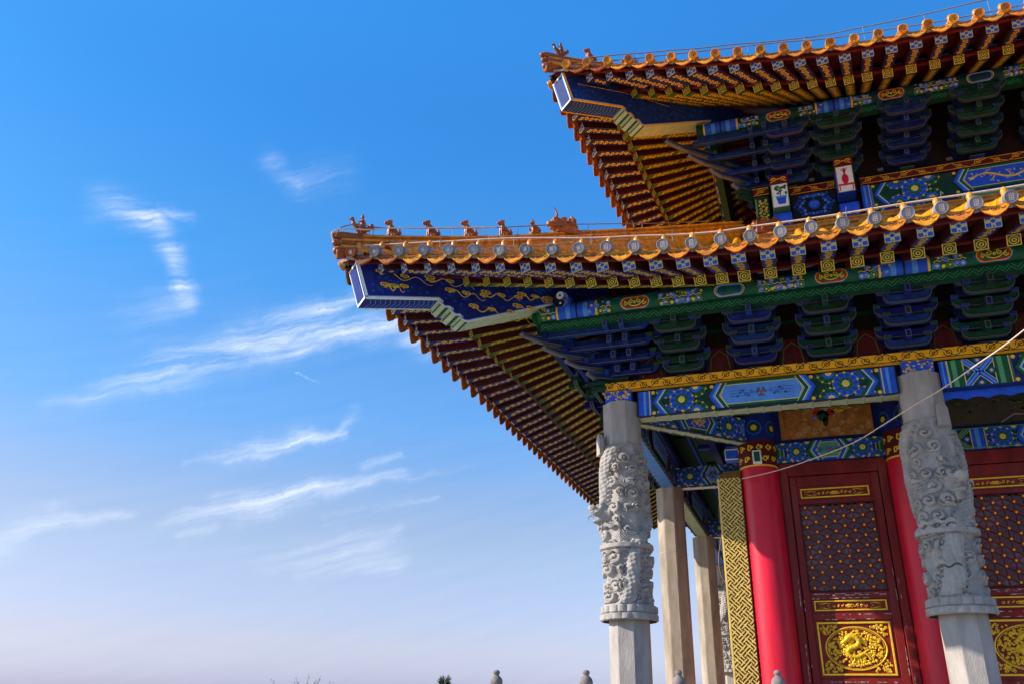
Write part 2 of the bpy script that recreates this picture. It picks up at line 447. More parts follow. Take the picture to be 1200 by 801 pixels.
class Sheet:
    """paints 2D shapes as thin raised layers on a surface; f(u,v,w) -> 3D, w = height above the surface"""
    def __init__(s, mb, f, rect=None, step=.0018):
        s.mb = mb; s.f = f; s.rect = rect; s.step = step; s.lift = 0.0

    def poly(s, pts, mat, layer=1, thick=0):
        if s.rect: pts = clip_poly(pts, s.rect)
        if len(pts) < 3: return
        w = s.step * layer + s.lift
        if thick:
            n = len(pts)
            vs = [s.f(u, v, w) for u, v in pts] + [s.f(u, v, w + thick) for u, v in pts]
            s.mb.add(vs, [tuple(range(n, 2 * n))] + [(i, (i + 1) % n, (i + 1) % n + n, i + n) for i in range(n)], mat)
        else:
            s.mb.add([s.f(u, v, w) for u, v in pts], [tuple(range(len(pts)))], mat)

    def rectf(s, u0, v0, u1, v1, mat, layer=1, thick=0):
        s.poly([(u0, v0), (u1, v0), (u1, v1), (u0, v1)], mat, layer, thick)

    def strip(s, u0, v0, u1, v1, mat, layer=1, n=20):    # subdivided along u, for curved maps
        for i in range(n):
            a, b = u0 + (u1 - u0) * i / n, u0 + (u1 - u0) * (i + 1) / n
            s.rectf(a, v0, b, v1, mat, layer)

    def disc(s, u, v, r, mat, layer=1, n=14, ry=None, a0=0, thick=0):
        ry = ry or r
        s.poly([(u + r * math.cos(2 * PI * k / n + a0), v + ry * math.sin(2 * PI * k / n + a0)) for k in range(n)], mat, layer, thick)

    def stroke(s, pts, w, mat, layer=1, closed=False, thick=0, w1=None):
        n = len(pts)
        m = n if closed else n - 1
        if m < 1: return
        L = []; R = []
        for i in range(n):
            if closed: a, b = pts[i - 1], pts[(i + 1) % n]
            else: a, b = pts[max(i - 1, 0)], pts[min(i + 1, n - 1)]
            dx, dy = b[0] - a[0], b[1] - a[1]; l = math.hypot(dx, dy) or 1
            ww = w if w1 is None else w + (w1 - w) * i / (n - 1)
            # mitre
            if 0 < i < n - 1 or closed:
                p, q = pts[i - 1], pts[i]
                ex, ey = q[0] - p[0], q[1] - p[1]; el = math.hypot(ex, ey) or 1
                c = abs((ex * dx + ey * dy) / (el * l)); ww = ww / max(c, .5)
            nx, ny = -dy / l * ww / 2, dx / l * ww / 2
            L.append((pts[i][0] + nx, pts[i][1] + ny)); R.append((pts[i][0] - nx, pts[i][1] - ny))
        for i in range(m):
            j = (i + 1) % n
            s.poly([L[i], L[j], R[j], R[i]], mat, layer, thick)

    def ring(s, u, v, r, w, mat, layer=1, n=18, ry=None):
        ry = ry or r
        s.stroke([(u + r * math.cos(2 * PI * k / n), v + ry * math.sin(2 * PI * k / n)) for k in range(n)], w, mat, layer, True)

    def spiral(s, u, v, r, turns, w, mat, layer=1, a0=0.0, sg=1, n=None, w1=None, thick=0):
        n = n or max(8, int(9 * turns))
        s.stroke([(u + r * (1 - .85 * k / n) * math.cos(a0 + sg * 2 * PI * turns * k / n), v + r * (1 - .85 * k / n) * math.sin(a0 + sg * 2 * PI * turns * k / n)) for k in range(n + 1)], w, mat, layer, w1=w1, thick=thick)


# ------------------------------------------------------------------ painted ornament
def paint_flower(sh, u, v, R, layer=3, inner='green', outer='blue', half=False):
    for k in range(10):
        a = 2 * PI * (k + .5) / 10
        x, y = u + R * 1.0 * math.cos(a), v + R * 1.0 * math.sin(a)
        sh.poly([(x, y + R * .13), (x + R * .13, y), (x, y - R * .13), (x - R * .13, y)], 'gold', layer)
    sh.disc(u, v, R * .96, 'dark_green', layer, 20)
    for k in range(10):
        a = 2 * PI * k / 10
        x, y = u + R * .80 * math.cos(a), v + R * .80 * math.sin(a)
        sh.disc(x, y, R * .275, 'light_green' if outer == 'green' else 'sky_blue', layer + 1, 10)
        sh.disc(x, y, R * .245, outer, layer + 2, 10)
        sh.spiral(x, y, R * .15, 1.0, R * .035, 'deep_blue' if outer == 'blue' else 'dark_green', layer + 3, a0=a, n=7)
    sh.disc(u, v, R * .60, 'black', layer + 2, 18)
    sh.disc(u, v, R * .57, inner, layer + 3, 18)
    for k in range(8):
        a = 2 * PI * (k + .5) / 8
        x, y = u + R * .42 * math.cos(a), v + R * .42 * math.sin(a)
        sh.disc(x, y, R * .15, 'light_green' if inner == 'green' else 'sky_blue', layer + 4, 8)
        sh.disc(x, y, R * .12, inner, layer + 5, 8)
    sh.disc(u, v, R * .29, 'white', layer + 6, 14)
    sh.disc(u, v, R * .25, 'gold', layer + 7, 14)


def chevron(sh, x, w, h, d, mats, layer=5, sg=1):
    """stack of '<' bands; apex at x, opening toward +sg"""
    for i, (m, ww) in enumerate(mats):
        a = x
        sh.poly([(a + sg * d, 0), (a, h / 2), (a + sg * d, h), (a + sg * (d + ww), h), (a + sg * ww, h / 2), (a + sg * (d + ww), 0)], m, layer)
        x += sg * ww
    return x


def paint_beam(mb, f, L, h, scheme='blue', bands=.22, center='flower', cross=False, flowers=True):
    """a painted architrave face: end bands, chevrons, whorl flowers and a framed middle field"""
    sh = Sheet(mb, f, (0, 0, L, h))
    A, B = ('blue', 'green') if scheme == 'blue' else ('green', 'blue')
    LA = 'sky_blue' if A == 'blue' else 'light_green'
    LB = 'sky_blue' if B == 'blue' else 'light_green'
    for sg, x0 in ((1, 0), (-1, L)):
        X = lambda t: x0 + sg * t
        b = bands
        sh.poly([(X(0), 0), (X(b), 0), (X(b), h), (X(0), h)], A, 1)
        sh.poly([(X(b * .45), 0), (X(b * .62), 0), (X(b * .62), h), (X(b * .45), h)], LA, 2)
        sh.poly([(X(b * .84), 0), (X(b * .92), 0), (X(b * .92), h), (X(b * .84), h)], 'cream', 3)
        sh.poly([(X(0), 0), (X(b * .1), 0), (X(b * .1), h), (X(0), h)], 'black', 3)
        half = L / 2
        zf = min(half * .60, half - .35 * h)        # where the middle field starts
        if not flowers: zf = b + h * .30
        sh.poly([(X(b), 0), (X(half), 0), (X(half), h), (X(b), h)], 'dark_green' if A == 'blue' else 'deep_blue', 1)
        if flowers:
            # gold corner triangles and petals behind
            for q in range(5):
                uu = b + .03 + (zf - b) * q / 4
                sh.disc(X(uu), .03, .03, 'gold', 2, 6); sh.disc(X(uu), h - .03, .03, 'gold', 2, 6)
            fx = b + (zf - b) * .52
            for yy in (0, h):
                paint_flower(sh, X(fx + h * .55), yy, h * .40, 3, 'blue', 'green')
                paint_flower(sh, X(fx - h * .62), yy, h * .34, 3, 'green', 'blue')
            xx = chevron(sh, X(b + .02), 0, h, h * .34, [(A, .045), (LA, .02), ('white', .012), (B, .05)], 12, sg)
            paint_flower(sh, X(fx), h / 2, h * .44, 14)
        # middle field
        chevron(sh, X(zf - .02), 0, h, h * .30, [(A, .05), (LA, .03), ('white', .012), (B, .055), ('cream', .014)], 24, sg)
    # field body
    zf2 = zf + .14
    d = h * .30
    e = h * .10
    pts = [(zf2, h / 2), (zf2 + d * .72, h - e), (L - zf2 - d * .72, h - e), (L - zf2, h / 2), (L - zf2 - d * .72, e), (zf2 + d * .72, e)]
    sh.poly([(zf2 - .005, h / 2), (zf2 + d, h), (L - zf2 - d, h), (L - zf2 + .005, h / 2), (L - zf2 - d, 0), (zf2 + d, 0)], B, 25)
    sh.poly(pts, 'cream', 26)
    g = .014
    pts2 = [(zf2 + g * 1.5, h / 2), (zf2 + d * .72 + g * .5, h - e - g), (L - zf2 - d * .72 - g * .5, h - e - g), (L - zf2 - g * 1.5, h / 2), (L - zf2 - d * .72 - g * .5, e + g), (zf2 + d * .72 + g * .5, e + g)]
    sh.poly(pts2, {'flower': LA, 'dragon': 'blue', 'green': 'light_green', 'red': 'red'}[center], 27)
    c = L / 2
    fl = (L - 2 * zf2) / 2 - d * .8
    if center in ('flower', 'green'):
        sh.disc(c, h / 2, h * .07, 'red', 29, 8)
        for k in range(6):
            a = PI * k / 3
            sh.spiral(c + h * .14 * math.cos(a), h / 2 + h * .14 * math.sin(a), h * .065, 1.2, h * .03, 'green' if center == 'flower' else 'blue', 28, a0=a + PI, sg=1 if k % 2 else -1)
            sh.disc(c + h * .23 * math.cos(a), h / 2 + h * .19 * math.sin(a), h * .022, 'red', 30, 6)
        for sg in (1, -1):
            for q in range(3):
                uu = c + sg * (h * .36 + q * fl * .16)
                sh.spiral(uu, h / 2 + h * .05 * (-1) ** q, h * .085 * (1 - .15 * q), 1.3, h * .026, 'blue', 28, a0=PI if sg > 0 else 0, sg=sg * (-1) ** q)
                sh.spiral(uu + sg * h * .1, h / 2 - h * .09 * (-1) ** q, h * .06, 1.2, h * .024, 'green', 28, a0=0 if sg > 0 else PI, sg=-sg * (-1) ** q)
                sh.disc(uu + sg * h * .05, h / 2 + h * .17 * (-1) ** q, h * .02, 'red', 30, 6)
            for q in (-1, 0, 1):
                sh.stroke([(c + sg * (fl * .35), h / 2 + q * h * .09), (c + sg * fl * .65, h / 2 + q * h * .12 + h * .02), (c + sg * fl * .92, h / 2 + q * h * .10)], h * .014, 'deep_blue', 28)
    elif center == 'dragon':
        paint_dragon(sh, c, h / 2, fl * .95, h * .30, 28)
    elif center == 'red':
        for sg in (1, -1):
            for q in range(2):
                sh.spiral(c + sg * h * (.2 + .3 * q), h / 2, h * .16, 1.3, h * .04, 'gold', 28, sg=sg)
    return sh


def paint_dragon(sh, u, v, hw, hh, layer, mat='gold', w=.035):
    n = 40
    pts = [(u - hw + 2 * hw * t / n, v + hh * .55 * math.sin(3.1 * PI * t / n) * (1 - .3 * t / n)) for t in range(n + 1)]
    sh.stroke(pts, w * .6, mat, layer, w1=w * .35)
    sh.stroke(pts[6:30], w, mat, layer + 1)
    for k in range(4, n, 3):
        x, y = pts[k]; s = 1 if k % 2 else -1
        sh.stroke([(x, y), (x + .02, y + s * hh * .35), (x + .045, y + s * hh * .42)], w * .28, mat, layer)
    for k in (10, 18, 27, 34):
        x, y = pts[k]; s = -1 if y > v else 1
        sh.stroke([(x, y), (x + .03, y + s * hh * .5), (x - .02, y + s * hh * .85)], w * .45, mat, layer)
        for q in (-1, 0, 1):
            sh.stroke([(x - .02, y + s * hh * .85), (x - .02 + q * .03, y + s * hh * 1.08)], w * .25, mat, layer)
    x, y = pts[0]
    sh.disc(x, y, w * 1.1, mat, layer + 1, 9, ry=w * .8)
    sh.stroke([(x, y), (x - .06, y + .02)], w * .6, mat, layer); sh.stroke([(x, y), (x - .05, y - .03)], w * .4, mat, layer)
    sh.stroke([(x, y + .01), (x + .03, y + .06)], w * .3, mat, layer)
    rr = random.Random(3)
    for _ in range(14):
        sh.spiral(u + rr.uniform(-hw, hw), v + rr.uniform(-hh, hh), .022, 1, .009, mat, layer, a0=rr.uniform(0, 6), n=6)


def paint_wave(mb, f, L, h, ground='amber', line='ink', fill='cream', period=.175):
    """running scroll border"""
    sh = Sheet(mb, f, (0, 0, L, h))
    sh.strip(0, 0, L, h, ground, 1, n=max(1, int(L / 1.0)))
    n = int(L / period) + 1
    lw = h * .075
    for i in range(n):
        x = (i + .5) * period; up = i % 2 == 0
        cy = h * (.56 if up else .44); s = 1 if up else -1
        sh.spiral(x, cy, h * .42, 1.5, lw, line, 2, a0=PI * (1.1 if up else .9), sg=-s, n=16)
        p = [(x - period * .62 + period * 1.2 * t / 8, h / 2 - s * h * .40 * math.cos(PI * t / 8)) for t in range(9)]
        sh.stroke(p, lw, line, 2)
        sh.poly([(x - period * .58, h * .06 if up else h * .94), (x - period * .25, h * .06 if up else h * .94), (x - period * .42, h * (.30 if up else .70))], fill, 2)
    sh.rectf(0, 0, L, h * .07, line, 3); sh.rectf(0, h * .93, L, h, line, 3)


def paint_chevrons(mb, f, L, h, ground='green', line='light_green', period=.15):
    sh = Sheet(mb, f, (0, 0, L, h))
    sh.rectf(0, 0, L, h, ground, 1)
    n = int(L / period) + 1
    for q, (lo, hi) in enumerate(((.0, .62), (.2, .82), (.42, 1.04))):
        pts = []
        for i in range(n + 1):
            pts += [(i * period, h * lo), ((i + .5) * period, h * hi)]
        sh.stroke(pts, .008, line if q != 1 else 'dark_green', 2)
    sh.rectf(0, 0, L, h * .06, 'dark_green', 3); sh.rectf(0, h * .94, L, h, 'dark_green', 3)


def vine(sh, L, w, mat='gold', layer=2, lw=None, reps=1):
    """gilt scroll for the underside of a rafter, along u 0..L, centred on v=0"""
    lw = lw or w * .09
    r = w * .24
    seg = L / reps
    for q in range(reps):
        o = q * seg; c = o + seg / 2
        sh.disc(c, 0, r * .75, mat, layer, 8); sh.disc(c, 0, r * 1.25, mat, layer, 6, ry=r * .35)
        for sg in (1, -1):
            k = 0; x = r * 2.0
            while x < seg / 2 - r * .9:
                s = (1 if k % 2 else -1) * sg
                sh.spiral(c + sg * x, s * r * .30, r, 1.15, lw, mat, layer, a0=(PI if sg > 0 else 0), sg=s * sg, n=8)
                sh.stroke([(c + sg * (x - r), s * r * .3), (c + sg * (x + r * .3), -s * r * 1.15), (c + sg * (x + r * 1.4), -s * r * .5)], lw, mat, layer)
                x += r * 2.3; k += 1

# ------------------------------------------------------------------ the setting
FLOOR = -0.60
GROUND = -1.60


def structure(mb, name):
    return tag(mb.build(name), kind='structure')


g = MB(); g.add([(-3000, -3000, GROUND), (3000, -3000, GROUND), (3000, 3000, GROUND), (-3000, 3000, GROUND)], [(0, 1, 2, 3)], 'earth')
structure(g, 'ground')
g = MB(); g.add([(-45, -60, GROUND + .02), (45, -60, GROUND + .02), (45, 2, GROUND + .02), (-45, 2, GROUND + .02)], [(0, 1, 2, 3)], 'paving')
structure(g, 'pavement')
g = MB(); g.bevbox(-1.75, 16, -2.15, 19, GROUND - .1, FLOOR, 'paving', .03)
g.bevbox(-1.85, 16, -2.25, 19, FLOOR - .16, FLOOR - .02, 'stone', .03)
structure(g, 'terrace')

# ------------------------------------------------------------------ the hall
HALL = empty('temple_hall', (3.0, 0.0, FLOOR),
             'painted temple hall with two upturned orange tiled roofs, red pillars and carved stone columns', 'temple')


def blank_part(name, parent, label=None):
    """a part that only gathers sub-parts is given its own mesh by the caller"""
    return None


# eave curve fitted to the building: s runs along the facade from the corner column, d outward from it
KN = [-3.3, -2.2, -1.2, -.2, .8, 1.8, 2.8, 4.0, 5.5]
KZ = [.480, .388, .278, .173, .090, .034, .004, 0.0, 0.0]


def rise(s):
    if s <= KN[0]: return KZ[0]
    for i in range(len(KN) - 1):
        if s <= KN[i + 1]:
            t = (s - KN[i]) / (KN[i + 1] - KN[i])
            a = KZ[max(i - 1, 0)]; b = KZ[i]; c = KZ[i + 1]; d = KZ[min(i + 2, len(KZ) - 1)]
            return .5 * (2 * b + (c - a) * t + (2 * a - 5 * b + 4 * c - d) * t * t + (3 * b - a - 3 * c + d) * t ** 3)
    return 0.0


def flare(s):
    t = max(0, min(1.05, (1.455 - s) / 4.6))
    return .452 * t ** 1.0


D0, Z0 = 2.871, 5.398
ROOT = -.30
SP = .353


def fade(d): return max(0.0, min(1.0, (d + 1.3) / 4.2))


def root_s(s):
    S1 = 2.2
    if s >= S1: return s
    return -ROOT + (S1 + ROOT) * (s + 3.28) / (S1 + 3.28)


def z_fly(s, d): return Z0 - .150 + rise(s) * fade(d) + (D0 - .19 + flare(s) - d) * .36
def z_eave(s, d): return Z0 - .045 + rise(s) * fade(d) + (D0 - .92 + flare(s) - d) * .50
def z_roof(s, d):
    x = D0 + flare(s) - d
    return Z0 + .0 + rise(s) * fade(d) + .44 * x + .030 * x * x


def on_line(s, d):
    """point in plan on rafter s at outward distance d"""
    de = D0 + flare(s); t = (de - d) / (de - ROOT)
    return s + (root_s(s) - s) * t


def front_T(ox, oy, oz): return lambda p: (ox + p[0], oy - p[1], oz + p[2])
def side_T(ox, oy, oz): return lambda p: (ox - p[1], oy + p[0], oz + p[2])


def in_view(P, margin=30):
    q = Vector(P) - Vector(CAM_POS)
    z = q.dot(Vector(CAM_F))
    if z <= .1: return False
    u = 600 + 987.43 * q.dot(Vector(CAM_R)) / z; v = 400.5 - 987.43 * q.dot(Vector(CAM_U)) / z
    return -margin < u < 1200 + margin and -margin < v < 801 + margin


def depth(P): return (Vector(P) - Vector(CAM_POS)).length


ITEMS = {}       # kind -> list of (priority, part parent, builder)


def item(kind, parent, P, fn, bias=0.0):
    ITEMS.setdefault(kind, []).append((0 if in_view(P) else 1, depth(P) + bias, len(ITEMS.get(kind, ())), parent, fn))


def flush_items(limit=98):
    for kind, L in ITEMS.items():
        L.sort(key=lambda t: t[:3])
        rest = {}
        for i, (inv, dp, _, parent, fn) in enumerate(L):
            if i < limit and not inv:
                mb = MB(); fn(mb); mb.build(kind, parent)
            else:
                rest.setdefault('all', (parent, MB()))
                fn(rest['all'][1])
        for parent, mb in rest.values():
            o = mb.build(kind, parent); o['kind'] = 'stuff'


def rafter_geom(T, s, d0, d1, zf, w, h, kind, detail):
    """one rafter running inward from its painted end; kind 'fly' or 'eave'"""
    def fn(mb):
        mb.T = T
        p = Vector((on_line(s, d0), d0, zf(s, d0))); q = Vector((on_line(s, d1), d1, zf(s, d1)))
        ww = w if s > -.5 else w * (1 - .10 * min(1, (-.5 - s) / 2.5))
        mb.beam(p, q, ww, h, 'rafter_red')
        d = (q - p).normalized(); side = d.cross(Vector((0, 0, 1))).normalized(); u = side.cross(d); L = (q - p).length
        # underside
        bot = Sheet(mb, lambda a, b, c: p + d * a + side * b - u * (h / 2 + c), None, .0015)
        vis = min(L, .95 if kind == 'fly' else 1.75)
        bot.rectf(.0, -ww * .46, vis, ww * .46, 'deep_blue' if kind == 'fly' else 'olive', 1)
        if kind == 'fly': bot.rectf(0, -ww * .46, .02, ww * .46, 'cream', 2)
        else: bot.rectf(0, -ww * .46, .07, ww * .46, 'green', 2)
        if detail:
            o = .06 if kind == 'fly' else .12
            sub = Sheet(mb, lambda a, b, c: p + d * (a + o) + side * b - u * (h / 2 + c), None, .0015)
            vine(sub, vis - o - .04, ww, 'gold', 2, lw=ww * .10, reps=1 if kind == 'fly' else 2)
        # end face
        e = Sheet(mb, lambda a, b, c: p - d * c + side * a + u * b, None, .0018)
        a = ww / 2; b = h / 2
        e.rectf(-a, -b, a, b, 'cream' if kind == 'fly' else 'gold', 1)
        if kind == 'fly':
            for x, y in ((0, 0), (a * .58, b * .58), (-a * .58, b * .58), (a * .58, -b * .58), (-a * .58, -b * .58)):
                e.poly([(x - a * .36, y), (x, y + b * .36), (x + a * .36, y), (x, y - b * .36)] if x == 0 else
                       [(x - a * .34, y - b * .30), (x + a * .30, y - b * .34), (x + a * .34, y + b * .30), (x - a * .30, y + b * .34)], 'blue', 2)
            e.poly([(-a * .2, b * .9), (a * .2, b * .9), (0, b * .55)], 'blue', 2); e.poly([(-a * .2, -b * .9), (a * .2, -b * .9), (0, -b * .55)], 'blue', 2)
        else:
            e.rectf(-a * .84, -b * .84, a * .84, b * .84, 'green', 2)
            e.disc(0, 0, a * .74, 'gold', 3, 12, ry=b * .74); e.disc(0, 0, a * .60, 'dark_green', 4, 12, ry=b * .60)
            e.disc(0, 0, a * .38, 'gold', 5, 10, ry=b * .38); e.rectf(-a * .16, -b * .2, a * .16, b * .2, 'green', 6)
    return fn


def tile_cap(T, s, glaze, mark):
    de = D0 + flare(s)
    def fn(mb):
        mb.T = T
        rj = random.Random(int(s * 977) + int(glaze == 'grey'))
        z = z_roof(s, de) + rj.uniform(-.006, .006)
        ax = Vector((rj.uniform(-.06, .06), 1, -.40 + rj.uniform(-.07, .07))).normalized(); c = Vector((s, de + .035, z - .004))
        face = 'disc_grey' if glaze == 'grey' else ('glaze_dark' if glaze == 'brown' else 'glaze')
        line = 'disc_line' if glaze == 'grey' else 'glaze_line'
        R = .077
        mb.lathe([(R, -.09), (R, .012), (R * .94, .02), (R * .86, .02), (R * .82, .012), (.001, .012)], c, face, 22, smooth=False, axis=ax)
        e = Vector((1, 0, 0)); w = ax.cross(e)
        if w.z < 0: w = -w
        sh = Sheet(mb, lambda a, b, h: c + e * a + w * b + ax * (.013 + h), None, .0012)
        sh.ring(0, 0, R * .68, R * .05, line, 1)
        if mark == 'seal':
            for y in (-.45, -.15, .15, .45):
                sh.rectf(-R * .32, R * y - R * .06, R * .32, R * y + R * .06, 'disc_seal', 1)
            sh.rectf(-R * .34, -R * .5, -R * .22, R * .5, 'disc_seal', 2); sh.rectf(R * .22, -R * .5, R * .34, R * .5, 'disc_seal', 2)
            sh.rectf(-R * .05, -R * .5, R * .05, R * .5, 'disc_seal', 2)
        elif mark == 'plain':
            sh.rectf(-R * .30, -R * .34, R * .30, R * .34, 'disc_line', 1)
        else:
            sh.spiral(0, 0, R * .5, 1.6, R * .12, 'glaze_line', 1); sh.spiral(R * .2, -R * .2, R * .22, 1, R * .1, 'glaze_line', 1)
    return fn


def nail_cap(T, s):
    de = D0 + flare(s)
    def fn(mb):
        mb.T = T
        d = de - .16
        mb.lathe([(.036, 0), (.040, .03), (.043, .05), (.040, .075), (.030, .10), (.012, .118), (.001, .12)],
                 (s, d, z_roof(s, d) + .065), 'glaze', 12)
    return fn


def drip_tile(T, sa, sb, dark):
    m = (sa + sb) / 2; de = D0 + flare(m) - .022
    def fn(mb):
        mb.T = T
        z = z_roof(m, de)
        slope = (z_roof(sb, de) - z_roof(sa, de)) / (sb - sa)
        e = Vector((1, 0, slope)).normalized(); w = Vector((0, .25, -1)).normalized(); nrm = Vector((0, 1, .25)).normalized()
        c = Vector((m, de, z - .012)); W = (sb - sa) / 2 * (1.0)
        top = []; bot = []
        n = 14
        for i in range(n + 1):
            t = -1 + 2 * i / n
            top.append((W * .96 * t, -.018 + .078 * (1 - t * t)))
            b = .040 + .162 * (1 - abs(t) ** 2.2) + .010 * abs(math.sin(t * PI * 2.5)) + .022 * max(0, 1 - abs(t) * 3.2)
            bot.append((W * 1.0 * t, b - .012))
        f = lambda a, b, h: c + e * a + w * b + nrm * h
        vs = [f(a, b, 0) for a, b in top + bot] + [f(a, b, -.018) for a, b in top + bot]
        k = n + 1; fs = []
        for i in range(n):
            fs += [(i, i + 1, k + i + 1, k + i)]
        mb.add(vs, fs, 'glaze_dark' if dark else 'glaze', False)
        mb.add(vs, [(2 * k + i, 3 * k + i, 3 * k + i + 1, 2 * k + i + 1) for i in range(n)] + [(k + i, k + i + 1, 3 * k + i + 1, 3 * k + i) for i in range(n)], 'glaze_dark')  # backs in darker glaze, their shade painted in
        # raised rim and relief
        mb.tube([f(a, b - .006, .002) for a, b in bot], .006, 'glaze_dark' if dark else 'glaze', 5)
        mb.tube([f(a, b + .006, .001) for a, b in top], .004, 'glaze_dark' if dark else 'glaze', 4)
        sh = Sheet(mb, f, None, .0015)
        L = 'glaze_line'
        sh.spiral(-W * .1, .105, .030, 1.2, .012, L, 1, n=8); sh.spiral(W * .14, .098, .028, 1.2, .012, L, 1, a0=PI, sg=-1, n=8)
        for sg in (1, -1):
            sh.stroke([(sg * W * .30, .09), (sg * W * .48, .112), (sg * W * .66, .085)], .010, L, 1)
            sh.stroke([(sg * W * .38, .118), (sg * W * .55, .10)], .006, L, 1)
        # trough of the pan tile running up behind it
        for j in range(2):
            da, db = de - j * .30, de - (j + 1) * .30 - .02
            g = []
            for dd, lift in ((da, 0), (db, .02)):
                for q in range(7):
                    t = -1 + q / 3
                    g.append((m + W * .95 * t, dd, z_roof(m, dd) - .055 + .06 * t * t + lift - .012 * (j == 0)))
            mb.add(g, [(q, q + 1, q + 8, q + 7) for q in range(6)], 'glaze_dark', True)  # trough in darker glaze as well, shade put into the colour
    return fn


def eave(T_org, roof, s_front, s_side, upper):
    ox, oy, oz = T_org
    TF, TS = front_T(ox, oy, oz), side_T(ox, oy, oz)
    s0 = 5.089 if not upper else 3.983
    for which, T, smax in (('front', TF, s_front), ('side', TS, s_side)):
        off = 0 if which == 'front' else 0
        # positions of tile rows
        k0 = math.floor((s0 + (3.19 if not upper else 3.05)) / SP)
        rows = [s0 - SP * k0 + SP * i for i in range(int((smax - (s0 - SP * k0)) / SP))]
        mirror = (which == 'side')
        def yend(s):            # far corner of the side facade curves up again
            return s
        for i, s in enumerate(rows):
            P = T((s, D0 + flare(s), z_roof(s, D0)))
            if upper: gl, mk = 'glaze', 'spiral'
            else:
                gl = 'brown' if i == 0 else 'grey'
                mk = 'plain' if s < .4 else 'seal'
                if which == 'side': gl, mk = 'glaze', 'spiral'
            item('tile_end_cap', roof, P, tile_cap(T, s, gl, mk), 0 if which == 'front' else 12)
            item('nail_cap', roof, P, nail_cap(T, s), 0 if which == 'front' else 12)
            if i + 1 < len(rows):
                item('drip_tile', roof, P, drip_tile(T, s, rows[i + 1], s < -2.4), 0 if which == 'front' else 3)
        # tile tubes and pans: one mesh
        mb = MB(T)
        top_d = -1.55 if not upper else -6.0
        for s in rows:
            dend = max(top_d, -s + .08)
            de = D0 + flare(s)
            n = max(2, int((de - dend) / .45))
            pts = [(s, de - .02 - (de - .02 - dend) * t / n, z_roof(s, de - .02 - (de - .02 - dend) * t / n)) for t in range(n + 1)]
            if dend < de - .1:
                mb.tube(pts, .070, 'glaze', 10)
                # mortar collar just behind the cap
                mb.tube([(s, de - .03, z_roof(s, de - .03) - .025), (s, de - .13, z_roof(s, de - .13) - .02)], .082, 'mortar', 10)
        for a, b in zip(rows, rows[1:]):
            m = (a + b) / 2
            dend = max(top_d, -m + .05); de = D0 + flare(m) - .5
            if dend >= de: continue
            n = max(2, int((de - dend) / .5)); g_ = []
            for t in range(n + 1):
                d = de - (de - dend) * t / n
                for q in range(5):
                    x = -1 + q / 2
                    g_.append((m + SP / 2 * x, d, z_roof(m, d) - .045 + .05 * x * x))
            mb.add(g_, [(t * 5 + q, t * 5 + q + 1, t * 5 + q + 6, t * 5 + q + 5) for t in range(n) for q in range(4)], 'glaze', True)
        o = mb.build('tile_rows', roof)
        # boarding
        mb = MB(T)
        ns = int((smax + 3.2) / .25)
        ss = [-3.22 + (smax + 3.22) * i / ns for i in range(ns + 1)]
        def grid(fd, zf, lift, mat, steps, thick=.02):
            vs = []
            for s in ss:
                for t in range(steps + 1):
                    d = fd(s, t / steps); x = on_line(s, d)
                    vs.append((x, d, zf(s, d) + lift))
            fs = [(i * (steps + 1) + t, (i + 1) * (steps + 1) + t, (i + 1) * (steps + 1) + t + 1, i * (steps + 1) + t + 1) for i in range(ns) for t in range(steps)]
            mb.add(vs, fs, mat)
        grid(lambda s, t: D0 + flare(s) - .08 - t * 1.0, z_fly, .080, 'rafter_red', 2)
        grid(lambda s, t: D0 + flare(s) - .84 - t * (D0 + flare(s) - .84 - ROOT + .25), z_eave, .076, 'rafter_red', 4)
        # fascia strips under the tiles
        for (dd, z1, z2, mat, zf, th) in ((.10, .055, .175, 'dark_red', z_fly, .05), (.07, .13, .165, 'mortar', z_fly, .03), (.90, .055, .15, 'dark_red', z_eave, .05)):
            A = []
            for s in ss:
                d = D0 + flare(s) - dd
                x = on_line(s, d)
                for d_, z_ in ((d, z1), (d - .0, z2), (d - th, z2), (d - th, z1)):
                    A.append((x, d_, zf(s, d) + z_))
            mb.add(A, [(i * 4 + j, (i + 1) * 4 + j, (i + 1) * 4 + (j + 1) % 4, i * 4 + (j + 1) % 4) for i in range(ns) for j in range(4)], mat)
        o = mb.build('eave_board', roof)
        # rafters, same rhythm as the tiles
        k = 0
        s = s0 - SP * k0 + SP * .5
        while s < smax - .1:
            if s > -3.10:
                P = T((s, D0, Z0))
                det = in_view(P, 150)
                item('flying_rafter', roof, P, rafter_geom(T, s, D0 + flare(s) - .19, max(1.55, -s * 1.02 if s < 0 else 0), z_fly, .175 if which == 'front' else .205, .150 if which == 'front' else .125, 'fly', det))
                d_in = max(ROOT, -s * .0 + ROOT)
                if s > -2.75:
                    item('eave_rafter', roof, P, rafter_geom(T, s, D0 + flare(s) - .92, ROOT + (.0 if s > 0 else .25), z_eave, .160 if which == 'front' else .190, .140 if which == 'front' else .120, 'eave', det))
            s += SP


